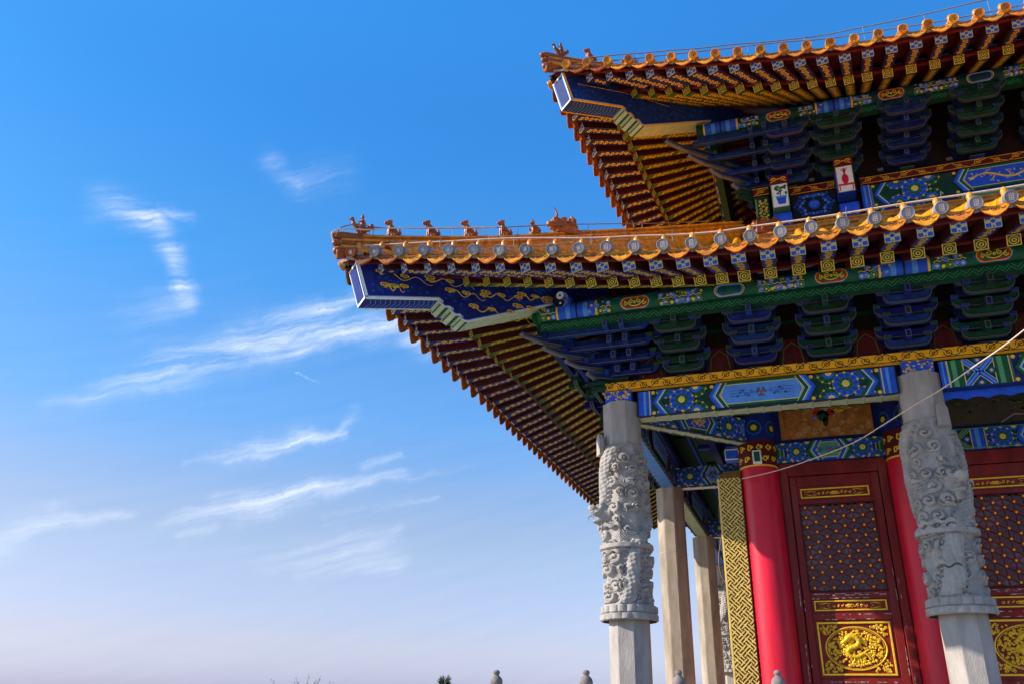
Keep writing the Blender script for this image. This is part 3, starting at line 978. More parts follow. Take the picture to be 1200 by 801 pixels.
def roof_body(name, T_org, sf, ss_, upper):
    """the closed slope surfaces under the tiles; gives the roof part its own mesh"""
    ox, oy, oz = T_org
    mb = MB()
    top_d = -1.6 if not upper else -6.2
    for T, smax in ((front_T(ox, oy, oz), sf), (side_T(ox, oy, oz), ss_)):
        mb.T = T
        n = 40
        vs = []; m = 10
        for i in range(n + 1):
            s = -3.15 + (smax + 3.15) * (i / n)
            de = D0 + flare(s) - .12; dend = max(top_d, -s)
            dend = min(dend, de - .02)
            for t in range(m + 1):
                d = de + (dend - de) * t / m
                vs.append((s, d, z_roof(s, d) - .075))
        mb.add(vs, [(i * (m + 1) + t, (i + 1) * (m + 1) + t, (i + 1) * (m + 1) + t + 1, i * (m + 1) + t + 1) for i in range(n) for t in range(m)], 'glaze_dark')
    return mb.build(name, HALL)


LOW = (0, 0, 0); UP = (2.34, 2.34, 4.69)
lower_roof = roof_body('roof', LOW, 11.0, 13.8, False)
lower_roof['label'] = 'lower tiled roof with grey round tile ends and a row of ridge figures'
upper_roof = roof_body('roof', UP, 10.0, 9.5, True)
upper_roof['label'] = 'upper tiled roof with orange round tile ends'
eave(LOW, lower_roof, 11.0, 13.6, False)
SP = .362
eave(UP, upper_roof, 9.6, 9.0, True)
flush_items()


# ------------------------------------------------------------------ hip ridge, hip rafter
def diag(T_org, off=0.0):
    """frame on the hip: a = x = y distance from the corner column (negative outward), w sideways"""
    ox, oy, oz = T_org
    r = math.sqrt(.5)
    return lambda a, z, w=0.0: (ox + a + w * r, oy + a - w * r, oz + z)


RZ = [(-3.26, 6.235), (-2.81, 6.38), (-2.40, 6.535), (-1.98, 6.70), (-1.58, 6.865), (-1.155, 7.06), (-.80, 7.25), (.267, 7.745), (1.2, 8.20), (2.2, 8.70)]


def ridge_top(a):
    if a <= RZ[0][0]: return RZ[0][1]
    for (x0, z0), (x1, z1) in zip(RZ, RZ[1:]):
        if a <= x1: return z0 + (z1 - z0) * (a - x0) / (x1 - x0)
    return RZ[-1][1] + (a - RZ[-1][0]) * .5


def hip_ridge(T_org, parent, amax):
    f = diag(T_org)
    mb = MB()
    a0 = -3.27; n = int((amax - a0) / .12)
    As = [a0 + (amax - a0) * i / n for i in range(n + 1)]
    # moulded section: (half width, height below top)
    prof = [(.0, 0), (.045, -.010), (.062, -.035), (.062, -.050), (.022, -.062), (.022, -.100), (.085, -.112), (.085, -.140), (.035, -.155), (.035, -.212), (.095, -.225), (.095, -.27), (.11, -.30), (.11, -.55)]
    full = prof + [(-w, z) for w, z in prof[:0:-1]]
    vs = []
    for a in As:
        zt = ridge_top(a)
        dp = .26 + .29 * max(0, min(1, (a + 3.27) / .9))
        for w, z in full: vs.append(f(a, zt + max(z, -dp), w))
    k = len(full)
    mb.add(vs, [(i * k + j, (i + 1) * k + j, (i + 1) * k + (j + 1) % k, i * k + (j + 1) % k) for i in range(n) for j in range(k)], 'glaze')
    mb.add(vs[:k], [tuple(range(k))], 'glaze_dark')
    # joints between ridge tiles
    for i in range(0, n, 4):
        a = As[i]; zt = ridge_top(a)
        mb.tube([f(a, zt - .11, .088), f(a, zt - .29, .1)], .004, 'glaze_line', 4)
    # curled end tiles at the corner
    for q, (zz, rr) in enumerate(((-.02, .07), (-.13, .075), (-.25, .085))):
        mb.tube([f(-3.05, 6.26 + zz, 0), f(-3.26, 6.22 + zz, 0), f(-3.33 + q * .02, 6.20 + zz, 0)], [rr, rr, rr * .8], 'glaze_dark', 10)
        mb.ball(f(-3.335 + q * .02, 6.20 + zz, 0), (rr * .7, rr * .7, rr * .7), 'glaze_dark', 8)
    # last convex tile looking down over the corner
    mb.lathe([(.075, -.02), (.075, .02), (.05, .028), (.001, .03)], f(-3.28, 5.90, 0), 'glaze_dark', 16, axis=(-.65, -.65, -.35))
    mb.tube([f(-2.9, 6.10, .0), f(-3.28, 5.90, 0)], .075, 'glaze_dark', 10)
    mb.build('hip_ridge', parent)


hip_ridge(LOW, lower_roof, 2.0)
hip_ridge(UP, upper_roof, 4.0)


def hip_rafter(T_org, parent, plain):
    f0 = diag(T_org)
    W = .18
    def f(u, z, w): return f0(u, z, w)
    top = MB()
    # outline in (a, z)
    curve = [(-3.12, 5.755), (-2.99, 5.225), (-2.235, 5.455)]
    # stepped wave nose
    steps = [(-2.235, 5.455), (-2.20, 5.43), (-2.205, 5.385), (-2.165, 5.345), (-2.12, 5.36), (-2.085, 5.34), (-2.09, 5.29), (-2.045, 5.255), (-2.00, 5.27), (-1.975, 5.25), (-1.98, 5.215), (-1.94, 5.19), (-1.91, 5.195)]
    tail = [(-.80, 5.875), (-.2, 6.22), (-.2, 6.50), (-1.5, 5.98), (-2.4, 5.93), (-3.0, 5.86)]
    poly = curve + steps[1:] + tail
    n = len(poly)
    vs = [f(a, z, -W) for a, z in poly] + [f(a, z, W) for a, z in poly]
    top.add(vs, [tuple(range(n))[::-1], tuple(range(n, 2 * n))], 'deep_blue')
    def under(i, j, mat): top.add([vs[i], vs[j], vs[j + n], vs[i + n]], [(0, 1, 2, 3)], mat)
    under(0, 1, 'sky_blue'); under(1, 2, 'deep_blue')
    ns = len(steps)
    for i in range(2, 2 + ns - 1): under(i, i + 1, 'green' if i % 2 else 'pale_green')
    under(2 + ns - 1, 2 + ns, 'pale_green')
    for i in range(2 + ns, n): under(i, (i + 1) % n, 'deep_blue')
    tr = top
    for sw in (1, -1):
        sh = Sheet(tr, lambda a, z, h, sw=sw: f(a, z, sw * (W + h)), None, .002)
        line = 'white' if not plain else 'amber'
        path = [(a, z) for a, z in poly[:2 + ns + 1]]
        up = [(a + .02, z + .022) for a, z in path]
        sh.stroke([(a, z + .014) for a, z in path[1:]], .028, line, 2)
        sh.stroke([(a, z + .034) for a, z in path[1:]], .012, 'sky_blue', 3)
        sh.stroke([(path[0][0] + .016, path[0][1]), (path[1][0] + .016, path[1][1] + .02)], .03, line, 2)
        if not plain or True:
            rr = random.Random(11)
            for _ in range(150):     # fine ground of small curls
                a_, z_ = rr.uniform(-2.95, -.95), 0
                lo = np.interp(a_, [-3, -2.235, -1.92, -.8], [5.25, 5.47, 5.24, 5.9]); hi = np.interp(a_, [-3.05, -2.4, -1.5, -.8], [5.80, 5.90, 5.95, 6.15])
                z_ = rr.uniform(lo + .06, hi - .04)
                sh.spiral(a_, z_, .020, 1.1, .007, rr.choice(('blue', 'green', 'blue')), 1, a0=rr.uniform(0, 6), n=6)
            # gilt clouds: trailing ribbons with curled heads
            if not plain:
                for (x, z, L) in ((-2.86, 5.66, .55), (-2.80, 5.47, .2), (-2.35, 5.75, .5), (-2.12, 5.62, .4), (-1.85, 5.45, .45), (-1.72, 5.72, .4), (-1.35, 5.62, .35), (-1.30, 5.83, .35), (-1.0, 5.85, .28)):
                    p = [(x + L * t / 20, z + .045 * math.sin(t * .62 + x * 9) + L * .05 * t / 20) for t in range(21)]
                    sh.stroke(p, .016, 'gold', 2, w1=.006)
                    for k_, (hx, hz_) in enumerate(((x, z), (x + L * .45, z + .02), (x + L * .95, z + .05))):
                        q_ = .042 if k_ == 0 else .034
                        sh.spiral(hx - q_ * .7, hz_ + q_ * .5, q_, 1.2, .015, 'gold', 3, a0=-1.2, sg=1, n=9)
                        sh.spiral(hx + q_ * .7, hz_ + q_ * .5, q_, 1.2, .015, 'gold', 3, a0=4.3, sg=-1, n=9)
                        sh.disc(hx, hz_ + q_ * 1.1, q_ * .42, 'gold', 3, 7)
            else:
                sh.stroke([(-2.9, 5.62), (-2.2, 5.80), (-1.5, 5.86)], .010, 'amber', 3)
    # front end panel and underside ribs
    p0, p1 = Vector((-3.12, 5.755)), Vector((-2.99, 5.225))
    fe = Sheet(tr, lambda u, v, h: f(p0.x + (p1.x - p0.x) * v - h * .9, p0.y + (p1.y - p0.y) * v - h * .2, (u - .5) * 2 * W), None, .003)
    fe.stroke([(.04, .03), (.96, .03), (.96, .97), (.04, .97)], .055, 'white', 1, True)
    fe.poly([(.16, .08), (.84, .08), (.84, .92), (.16, .92)], 'deep_blue', 2)
    for t in range(14):
        a = -2.93 + t * .05
        z = 5.225 + (a + 2.99) * (.23 / .755)
        tr.tube([f(a, z - .002, -W * .8), f(a + .03, z + .006, 0), f(a, z - .002, W * .8)], .005, 'sky_blue', 4)
    for sw in (1, -1):
        tr.tube([f(-2.98, 5.226, sw * W * .97), f(-2.24, 5.452, sw * W * .97)], .010, line, 5)
    return tr.build('hip_rafter', parent)


hip_rafter(LOW, lower_roof, False)
hip_rafter(UP, upper_roof, True)

# ------------------------------------------------------------------ timber frame under the eaves
def cyl_map(T, s0, d, z, r):
    """(u,v) on a round purlin: u along s, v up the visible face"""
    def f(u, v, h):
        a = v / r - 1.40
        return T((s0 + u, d + (r + h) * math.cos(a), z + (r + h) * math.sin(a)))
    return f


def cartouche(sh, u, v, w, h, kind):
    mat, line = ('red', 'gold') if kind == 'red' else ('sky_blue', 'cream')
    n = 24
    def shape(k):
        return [(u + w * k * math.copysign(abs(math.cos(t)) ** .8, math.cos(t)), v + h * k * (math.sin(t) * (1 - .12 * math.cos(4 * t)))) for t in [2 * PI * i / n for i in range(n)]]
    sh.poly(shape(1.12), 'blue' if kind == 'red' else 'deep_blue', 2)
    sh.poly(shape(1.0), 'gold', 3); sh.poly(shape(.90), mat, 4)
    if kind == 'red':
        for sg in (1, -1):
            sh.spiral(u + sg * w * .30, v + h * .2, h * .38, 1.2, h * .14, 'gold', 5, a0=PI / 2, sg=sg)
            sh.spiral(u + sg * w * .62, v - h * .1, h * .32, 1.2, h * .12, 'gold', 5, a0=0, sg=-sg)
            sh.stroke([(u, v - h * .5), (u + sg * w * .3, v - h * .35), (u + sg * w * .7, v + h * .35)], h * .13, 'gold', 5)
        sh.disc(u, v + h * .05, h * .2, 'gold', 6, 8)
    else:
        for sg in (1, -1):
            sh.spiral(u + sg * w * .35, v, h * .42, 1.4, h * .08, 'deep_blue', 5, sg=sg); sh.spiral(u + sg * w * .62, v - h * .1, h * .3, 1.2, h * .07, 'deep_blue', 5, sg=-sg)


def purlin(T, s_from, s_to, joints, carts, d=1.0, z=5.655, r=.145, tone='green'):
    mb = MB(T)
    n = int((s_to - s_from) / .5)
    mb.tube([(s_from + (s_to - s_from) * i / n, d, z) for i in range(n + 1)], r, tone, 20, smooth=True)
    H = 2.05 * r
    sh = Sheet(mb, cyl_map(T, 0, d, z, r), None, .0015)
    mb.T = lambda p: p
    def band(u0, u1, mat, layer):
        for q in range(8): sh.rectf(u0, H * q / 8, u1, H * (q + 1) / 8, mat, layer)
    for j in joints:
        for sg in (1, -1):
            a, b = j + sg * .0, j + sg * .30
            band(min(a, b), max(a, b), 'blue', 1)
            a, b = j + sg * .10, j + sg * .17; band(min(a, b), max(a, b), 'sky_blue', 2)
            a, b = j + sg * .29, j + sg * .32; band(min(a, b), max(a, b), 'gold', 2)
            if sg == -1: continue
        band(j - .012, j + .012, 'black', 3)
    # continuous ground of lobed cells between the cartouches
    u = s_from + .1; q = 0
    while u < s_to:
        if all(abs(u - c) > .36 for c, _ in carts) and all(abs(u - j) > .36 for j in joints):
            sh.disc(u, H * (.70 if q % 2 else .34), .062, 'dark_green', 1, 9); sh.disc(u, H * (.70 if q % 2 else .34), .047, 'light_green' if q % 3 == 0 else 'blue', 2, 9)
            sh.disc(u, H * (.70 if q % 2 else .34), .036, 'green' if q % 3 == 0 else 'sky_blue', 3, 8); sh.disc(u, H * (.70 if q % 2 else .34), .016, 'gold', 4, 6)
            sh.disc(u, H * (.30 if q % 2 else .78), .026, 'gold' if q % 2 else 'blue', 2, 6)
            sh.stroke([(u - .04, H * .52), (u, H * .58), (u + .04, H * .52)], .010, 'gold', 2)
        u += .078; q += 1
    for (c, kind) in carts:
        cartouche(sh, c, H * .54, .215, .102, kind)
        for sg in (1, -1):
            x = c + sg * .30
            sh.poly([(x - .055, H * .5), (x, H * .92), (x + .10, H * .92), (x + .045, H * .5), (x + .10, H * .1), (x, H * .1)] if sg < 0 else
                    [(x + .055, H * .5), (x, H * .92), (x - .10, H * .92), (x - .045, H * .5), (x - .10, H * .1), (x, H * .1)], 'blue', 1)
            for q in range(3):
                xx = c + sg * (.44 + .13 * q)
                sh.disc(xx, H * (.62 if q % 2 else .35), .042, 'sky_blue', 2, 8); sh.disc(xx, H * (.62 if q % 2 else .35), .030, 'blue', 3, 8)
                sh.spiral(xx, H * (.62 if q % 2 else .35), .02, 1, .007, 'cream', 4, n=6)
                sh.disc(xx + .05, H * (.35 if q % 2 else .68), .022, 'gold', 2, 6)
                sh.disc(xx - .03, H * (.25 if q % 2 else .80), .014, 'gold', 2, 5)
                sh.stroke([(xx - .06, H * .15), (xx, H * .3), (xx + .06, H * .15)], .008, 'light_green', 2)
    mb.build('purlin', HALL)
    # square member beneath
    b = MB(T)
    b.box(s_from + .04, s_to, d - .06, d + .065, z - r - .145, z - r + .012, 'dark_green')
    b.T = lambda p: p
    paint_chevrons(b, lambda u, v, h: T((s_from + .04 + u, d + .065 + h, z - r - .142 + v)), s_to - s_from - .05, .118)
    b.build('purlin_board', HALL)


def arm_profile(L):
    return [(-L, .058), (-L, .000), (-L * .93, -.048), (-L * .76, -.082), (-L * .5, -.088), (L * .5, -.088), (L * .76, -.082), (L * .93, -.048), (L, .000), (L, .058), (L * .82, .058), (L * .74, .026), (L * .60, .014), (-L * .60, .014), (-L * .74, .026), (-L * .82, .058)]


def bracket_set(T, s, tiers, main, corner=False, base=True, scale=1.0, noses=True):
    """a cluster of stacked bracket arms stepping outward; its trunk is the part, each arm a sub-part"""
    A, B = ('bracket_shaded_blue', 'bracket_shaded_green') if main == 'blue' else ('bracket_shaded_green', 'bracket_shaded_blue')
    tr = MB(T)
    z0 = tiers[0][1] - .14
    if base:
        tr.hexa([(s - .085, -.02, z0 - .07), (s + .085, -.02, z0 - .07), (s + .085, .13, z0 - .07), (s - .085, .13, z0 - .07),
                 (s - .12, -.05, z0 + .04), (s + .12, -.05, z0 + .04), (s + .12, .16, z0 + .04), (s - .12, .16, z0 + .04)], B)
        sh = Sheet(tr, lambda u, v, h: (s + u, .162 + h, z0 + v), None, .002)
        sh.rectf(-.12, -.02, .12, .04, B, 1)
        sh.stroke([(-.115, .035), (.115, .035)], .010, 'grey_line', 2)
    for i, (d, z) in enumerate(tiers):
        # forward member with a painted end
        zc = z + .055
        tr.beam((s, -.05, zc), (s, d + .19, zc - .02), .085, .12, A)
        e = Sheet(tr, lambda u, v, h: (s + u, d + .192 + h, zc - .02 + v), None, .002)
        e.rectf(-.036, -.053, .036, .053, 'grey_line', 1); e.rectf(-.026, -.043, .026, .043, B if i % 2 else A, 2)
        bb = Sheet(tr, lambda u, v, h: (s + u, d + .155 - v, zc - .056 - h), None, .002)
        bb.rectf(-.036, 0, .036, .16, 'grey_line', 1); bb.rectf(-.025, .01, .025, .15, A, 2)
        # little bearing block at the crossing
        tr.bevbox(s - .055, s + .055, d - .05, d + .07, z + .02, z + .085, B, .012)
    tr.box(s - .035, s + .035, -.02, .05, z0, tiers[-1][1] + .25, 'dark_red')
    for i, (d, z) in enumerate(tiers):       # arms lying against the wall and in the gaps between tiers
        for (dd, zz, LL) in ((.04, z + .02, .33), (max(.06, d - .18), z + .06, .36), (d - .17, z + .22, .28)):
            tr.prism(arm_profile(LL * scale), lambda u, v, w, dd=dd, zz=zz: (s + u, dd - .03 + w, zz + v), .06, 'bracket_shade')
            for sg in (1, -1):
                c = s + sg * (LL * scale - .045)
                tr.bevbox(c - .045, c + .045, dd - .05, dd + .05, zz + .052, zz + .10, B, .010)
    o = tr.build('bracket_set', HALL)
    arms = []
    for i, (d, z) in enumerate(tiers):
        arms.append((d, z, .30 * scale)); arms.append((d - .02, z + .150, .405 * scale))
    for (d, z, L) in arms:
        mb = MB(T)
        pr = arm_profile(L)
        T0 = .07
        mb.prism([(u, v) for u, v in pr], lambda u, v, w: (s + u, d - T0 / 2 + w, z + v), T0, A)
        sh = Sheet(mb, lambda u, v, h: (s + u, d + T0 / 2 + h, z + v), None, .002)
        low = [(-L, .048), (-L, .000), (-L * .93, -.044), (-L * .76, -.078), (-L * .5, -.084), (L * .5, -.084), (L * .76, -.078), (L * .93, -.044), (L, .000), (L, .048)]
        sh.stroke([(u * .992, v + .004) for u, v in low], .009, 'grey_line', 2)
        sh.stroke([(u * .965, v + .013) for u, v in low], .012, 'black', 2)
        # soffit line
        for a, b in zip(low[1:-1], low[2:-1]):
            us = [(a[0], a[1]), (b[0], b[1])]
            mb.add([(s + us[0][0], d - .03, z + us[0][1] - .007), (s + us[1][0], d - .03, z + us[1][1] - .007), (s + us[1][0], d + .03, z + us[1][1] - .007), (s + us[0][0], d + .03, z + us[0][1] - .007)], [(0, 1, 2, 3)], 'grey_line')
            mb.add([(s + us[0][0], d - .016, z + us[0][1] - .009), (s + us[1][0], d - .016, z + us[1][1] - .009), (s + us[1][0], d + .016, z + us[1][1] - .009), (s + us[0][0], d + .016, z + us[0][1] - .009)], [(0, 1, 2, 3)], A)
        for sg in (1, -1):
            c = s + sg * (L - .045)
            mb.hexa([(c - .036, d - .045, z + .036), (c + .036, d - .045, z + .036), (c + .036, d + .045, z + .036), (c - .036, d + .045, z + .036),
                     (c - .052, d - .06, z + .092), (c + .052, d - .06, z + .092), (c + .052, d + .06, z + .092), (c - .052, d + .06, z + .092)], B)
            e = Sheet(mb, lambda u, v, h: (c + u, d + .061 + h, z + .064 + v), None, .002)
            e.rectf(-.044, -.012, .044, .026, 'grey_line', 0); e.rectf(-.036, -.008, .036, .020, B, 1)
        yield_part(mb, o)
    return o


ARMS = []
def yield_part(mb, parent):
    # all arms seen from the front are parts; the hidden far ones are merged
    ARMS.append((mb, parent))


TF, TS = front_T(0, 0, 0), side_T(0, 0, 0)
TIERS = [(.25, 4.90), (.60, 5.09), (.93, 5.27)]
for s, c in ((1.03, 'green'), (2.08, 'blue'), (3.10, 'green'), (4.14, 'blue'), (5.12, 'green'), (6.15, 'blue'), (7.2, 'green')):
    bracket_set(TF, s, TIERS, c)
for s, c in ((1.05, 'green'), (2.15, 'blue'), (3.25, 'green'), (4.37, 'blue'), (5.6, 'green'), (6.9, 'blue'), (8.1, 'green'), (9.42, 'blue'), (10.8, 'green'), (12.2, 'blue')):
    n0 = len(ARMS)
    o = bracket_set(TS, s, TIERS, c)
    far = ARMS[n0:]; del ARMS[n0:]
    mb = MB()
    for m, _ in far:
        for f, k, q in zip(m.f, m.m, m.sm):
            mb.add([m.v[i] for i in f], [tuple(range(len(f)))], m.mats[k], q, raw=True)
    mb.build('bracket_arms', o)

purlin(TF, -1.02, 11.0, [-.40, 4.14, 8.4], [(.49, 'red'), (1.85, 'blue'), (3.22, 'red'), (5.22, 'red'), (6.7, 'blue')])
purlin(TS, -1.02, 13.6, [-.40, 4.37, 9.42], [(.6, 'red'), (2.0, 'blue'), (3.4, 'red'), (5.3, 'red'), (6.9, 'blue')])

# disc painted half black, half white on the crossing end of the side purlin
mb = MB()
yc = Vector((-.63, -1.20, 5.80)); r = .132
mb.lathe([(r, -.62), (r, -.02), (r * .97, .0)], yc, 'blue', 28, axis=(-.10, -1, -.10), smooth=False)
ax = Vector((-.10, -1, -.10)).normalized(); e1 = Vector((1, -.10, 0)).normalized(); e2 = e1.cross(ax) * -1
if e2.z < 0: e2 = -e2
sh = Sheet(mb, lambda u, v, h: yc + e1 * u + e2 * v + ax * h, None, .002)
R = r * .95
n = 20
left = [(R * math.cos(PI / 2 + PI * i / n), R * math.sin(PI / 2 + PI * i / n)) for i in range(n + 1)]
sh.disc(0, 0, R, 'white', 0, 32)
sh.poly(left, 'black', 1)
sh.disc(0, R / 2, R / 2, 'white', 2, 20); sh.disc(0, -R / 2, R / 2, 'black', 2, 20)
sh.disc(0, R / 2, R * .14, 'black', 3, 12); sh.disc(0, -R / 2, R * .14, 'white', 3, 12)
mb.build('purlin_end', HALL, 'round purlin end painted with a black and white swirl')

# ---- corner bracket cluster with long slanting beaks
def corner_cluster(ox, oy, zb, zt, reach, nb):
    f = lambda a, z, w=0.0: (ox + a + w * math.sqrt(.5), oy + a - w * math.sqrt(.5), z)
    trunk = MB()
    tr = trunk
    for q in range(nb):
        t = q / (nb - 1)
        a_tip = -(.42 + reach * t); z = zb + (zt - zb) * t
        w = .05
        prof = [(.25, z + .05), (.25, z - .06), (a_tip * .45, z - .07), (a_tip * .80, z - .095), (a_tip, z - .045), (a_tip * 1.02, z + .0), (a_tip * .86, z - .015), (a_tip * .60, z + .03), (a_tip * .3, z + .06)]
        mb = MB()
        n = len(prof)
        vs = [f(a, zz, -w) for a, zz in prof] + [f(a, zz, w) for a, zz in prof]
        mb.add(vs, [tuple(range(n))[::-1], tuple(range(n, 2 * n))] + [(i, (i + 1) % n, (i + 1) % n + n, i + n) for i in range(n)], 'bracket_shaded_blue')
        for sw in (1, -1):
            sh = Sheet(mb, lambda a, zz, h, sw=sw: f(a, zz, sw * (w + h)), None, .002)
            sh.stroke([(a, zz + .010) for a, zz in prof[1:6]], .018, 'grey_line', 1)
            sh.stroke([(a, zz - .006) for a, zz in prof[5:]], .010, 'grey_line', 1)
            sh.stroke([(a, zz + .026) for a, zz in prof[1:5]], .010, 'black', 2)
        mb.add([f(a, zz - .003, -w * .8) for a, zz in prof[1:6]] + [f(a, zz - .003, w * .8) for a, zz in prof[1:6]], [(i, i + 1, i + 6, i + 5) for i in range(4)], 'grey_line')
        mb.hexa([f(a_tip * .55 - .05, z + .03, -.06), f(a_tip * .55 + .05, z + .03, -.06), f(a_tip * .55 + .05, z + .03, .06), f(a_tip * .55 - .05, z + .03, .06),
                 f(a_tip * .55 - .07, z + .09, -.075), f(a_tip * .55 + .07, z + .09, -.075), f(a_tip * .55 + .07, z + .09, .075), f(a_tip * .55 - .07, z + .09, .075)], 'bracket_shaded_green')
        yield (mb, 'slanting_arm')
        # parallel-to-wall arms riding on each beak, both directions
        for T in (front_T(ox, oy, 0), side_T(ox, oy, 0)) if (q == 0 or zb < 6) else (front_T(ox, oy, 0),):
            d = .15 + (reach * .98) * t
            m2 = MB(T)
            for (sa, sb, dz) in ((-.30 - .75 * t, .55, .0), (-.2 - .75 * t, .72, .10)):
                zz = z + .02 + dz
                m2.beam((sa, d - dz * .8, zz), (sb, d - dz * .8, zz), .07, .085, 'bracket_shaded_blue')
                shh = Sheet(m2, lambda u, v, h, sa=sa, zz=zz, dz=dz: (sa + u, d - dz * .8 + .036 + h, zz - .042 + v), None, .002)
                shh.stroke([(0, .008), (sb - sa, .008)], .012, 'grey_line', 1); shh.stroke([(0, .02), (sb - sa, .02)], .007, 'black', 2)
                m2.beam((sb - .01, d - dz * .8, zz - .02), (sb + .07, d - dz * .8, zz + .06), .07, .07, 'bracket_shaded_blue')
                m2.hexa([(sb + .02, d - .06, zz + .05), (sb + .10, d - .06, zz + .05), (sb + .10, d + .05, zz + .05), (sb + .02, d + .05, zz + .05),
                         (sb + .0, d - .075, zz + .105), (sb + .12, d - .075, zz + .105), (sb + .12, d + .065, zz + .105), (sb + .0, d + .065, zz + .105)], 'bracket_shaded_green')
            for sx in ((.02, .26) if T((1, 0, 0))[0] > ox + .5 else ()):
                m2.beam((sx, -.05, z + .05), (sx, d + .17, z + .05), .075, .11, 'bracket_shaded_blue')
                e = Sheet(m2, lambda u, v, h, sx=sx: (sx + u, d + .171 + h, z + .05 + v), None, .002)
                e.rectf(-.036, -.053, .036, .053, 'grey_line', 1); e.rectf(-.025, -.042, .025, .042, 'bracket_shaded_blue', 2)
                m2.bevbox(sx - .055, sx + .055, d - .03, d + .09, z + .09, z + .16, 'bracket_shaded_green', .012)
            yield (m2, 'bracket_arm')


def put_corner(ox, oy, zb, zt, reach, nb):
    tr = MB(); tr.hexa([(ox - .12, oy - .12, zb - .14), (ox + .12, oy - .12, zb - .14), (ox + .12, oy + .12, zb - .14), (ox - .12, oy + .12, zb - .14),
                        (ox - .17, oy - .17, zb - .04), (ox + .17, oy - .17, zb - .04), (ox + .17, oy + .17, zb - .04), (ox - .17, oy + .17, zb - .04)], 'bracket_shaded_green')
    tr.box(ox - .07, ox + .07, oy - .07, oy + .07, zb - .05, zt + .3, 'dark_green')
    # curled beak ends of the base plate, dark green
    for q in range(2):
        tr.tube([(ox - .1, oy - .1, zb - .12 - q * .09), (ox - .30, oy - .30, zb - .15 - q * .09), (ox - .45 + q * .08, oy - .45 + q * .08, zb - .22 - q * .1)], [.07, .055, .015], 'dark_green', 8)
    o = tr.build('bracket_set', HALL, 'corner bracket set with long slanting blue beaks')
    for mb, nm in corner_cluster(ox, oy, zb, zt, reach, nb):
        if nm == 'bracket_arm': ARMS.append((mb, o))
        else: mb.build(nm, o)


put_corner(0, 0, 4.90, 5.30, .80, 4)

# upper storey brackets
BU = 2.35
TUF, TUS = front_T(BU, BU, 0), side_T(BU, BU, 0)
TIERS_U = [(.25, 9.42), (.55, 9.57), (.85, 9.72), (1.15, 9.87)]
for s, c in ((.62, 'blue'), (1.50, 'green'), (2.65, 'blue'), (3.80, 'green'), (4.95, 'blue')):
    bracket_set(TUF, s, TIERS_U, c, scale=1.08)
put_corner(BU, BU, 9.42, 9.90, 1.05, 4)
for mb, p in ARMS:
    mb.build('bracket_arm', p)
TU1, TU2 = front_T(*UP), side_T(*UP)
purlin(TU1, -.95, 9.5, [-.50, 1.52, 6.2], [(.55, 'red'), (2.48, 'red'), (3.9, 'blue')], d=1.0, z=5.60, tone='dark_green')
purlin(TU2, -.6, 9, [-.40, 4.2], [(.6, 'red'), (2.0, 'blue')], d=.70, z=5.74, tone='dark_green')


# ---- wall plates with running scroll, architraves
def plate(T, s0, s1, d, z0, z1, ground='amber', line='ink', fill='cream', depth_=.5):
    mb = MB(T)
    mb.box(s0, s1, d - .10, d, z0, z1, ground); mb.box(s0 + .01, s1, d - depth_, d - .102, z0 + .01, z1, 'deep_blue')
    mb.T = lambda p: p
    paint_wave(mb, lambda u, v, h: T((s0 + u, d + h, z0 + v)), s1 - s0, z1 - z0, ground, line, fill)
    return mb.build('wall_plate', HALL)


plate(TF, -.20, 11.0, .25, 4.605, 4.752)
plate(TS, -.20, 13.9, .25, 4.605, 4.752)


def architrave(T, s0, s1, d, z0, z1, th=.34, scheme='blue', center='flower', under='pale_green', both=True, flowers=True, name='architrave', bands=.22):
    mb = MB(T)
    mb.bevbox(s0, s1, d - th, d, z0, z1, 'deep_blue', .012)
    mb.T = lambda p: p
    paint_beam(mb, lambda u, v, h: T((s0 + u, d + h, z0 + .008 + v)), s1 - s0, z1 - z0 - .016, scheme, center=center, flowers=flowers, bands=bands)
    if both:
        paint_beam(mb, lambda u, v, h: T((s1 - u, d - th - h, z0 + .008 + v)), s1 - s0, z1 - z0 - .016, scheme, center=center, flowers=flowers, bands=bands)
    sh = Sheet(mb, lambda u, v, h: T((s0 + u, d - .01 - v, z0 - h)), None, .002)
    sh.rectf(0, 0, s1 - s0, th - .02, under, 1)
    # dentate edge of the painted soffit
    n = int((s1 - s0) / .22)
    for i in range(n):
        a = (s1 - s0) * i / n; b = (s1 - s0) * (i + 1) / n
        sh.poly([(a, 0), (b, 0), (b - .03, .035), (a + .02, .055)], 'ink', 2)
        sh.poly([(a, th - .02), (b, th - .02), (b - .03, th - .055), (a + .02, th - .07)], 'ink', 2)
        sh.rectf(a + .005, .06, a + .011, th - .07, 'grey_line', 2)
    return mb.build(name, HALL)


architrave(TF, .28, 3.93, .17, 4.185, 4.585, scheme='blue', center='flower')
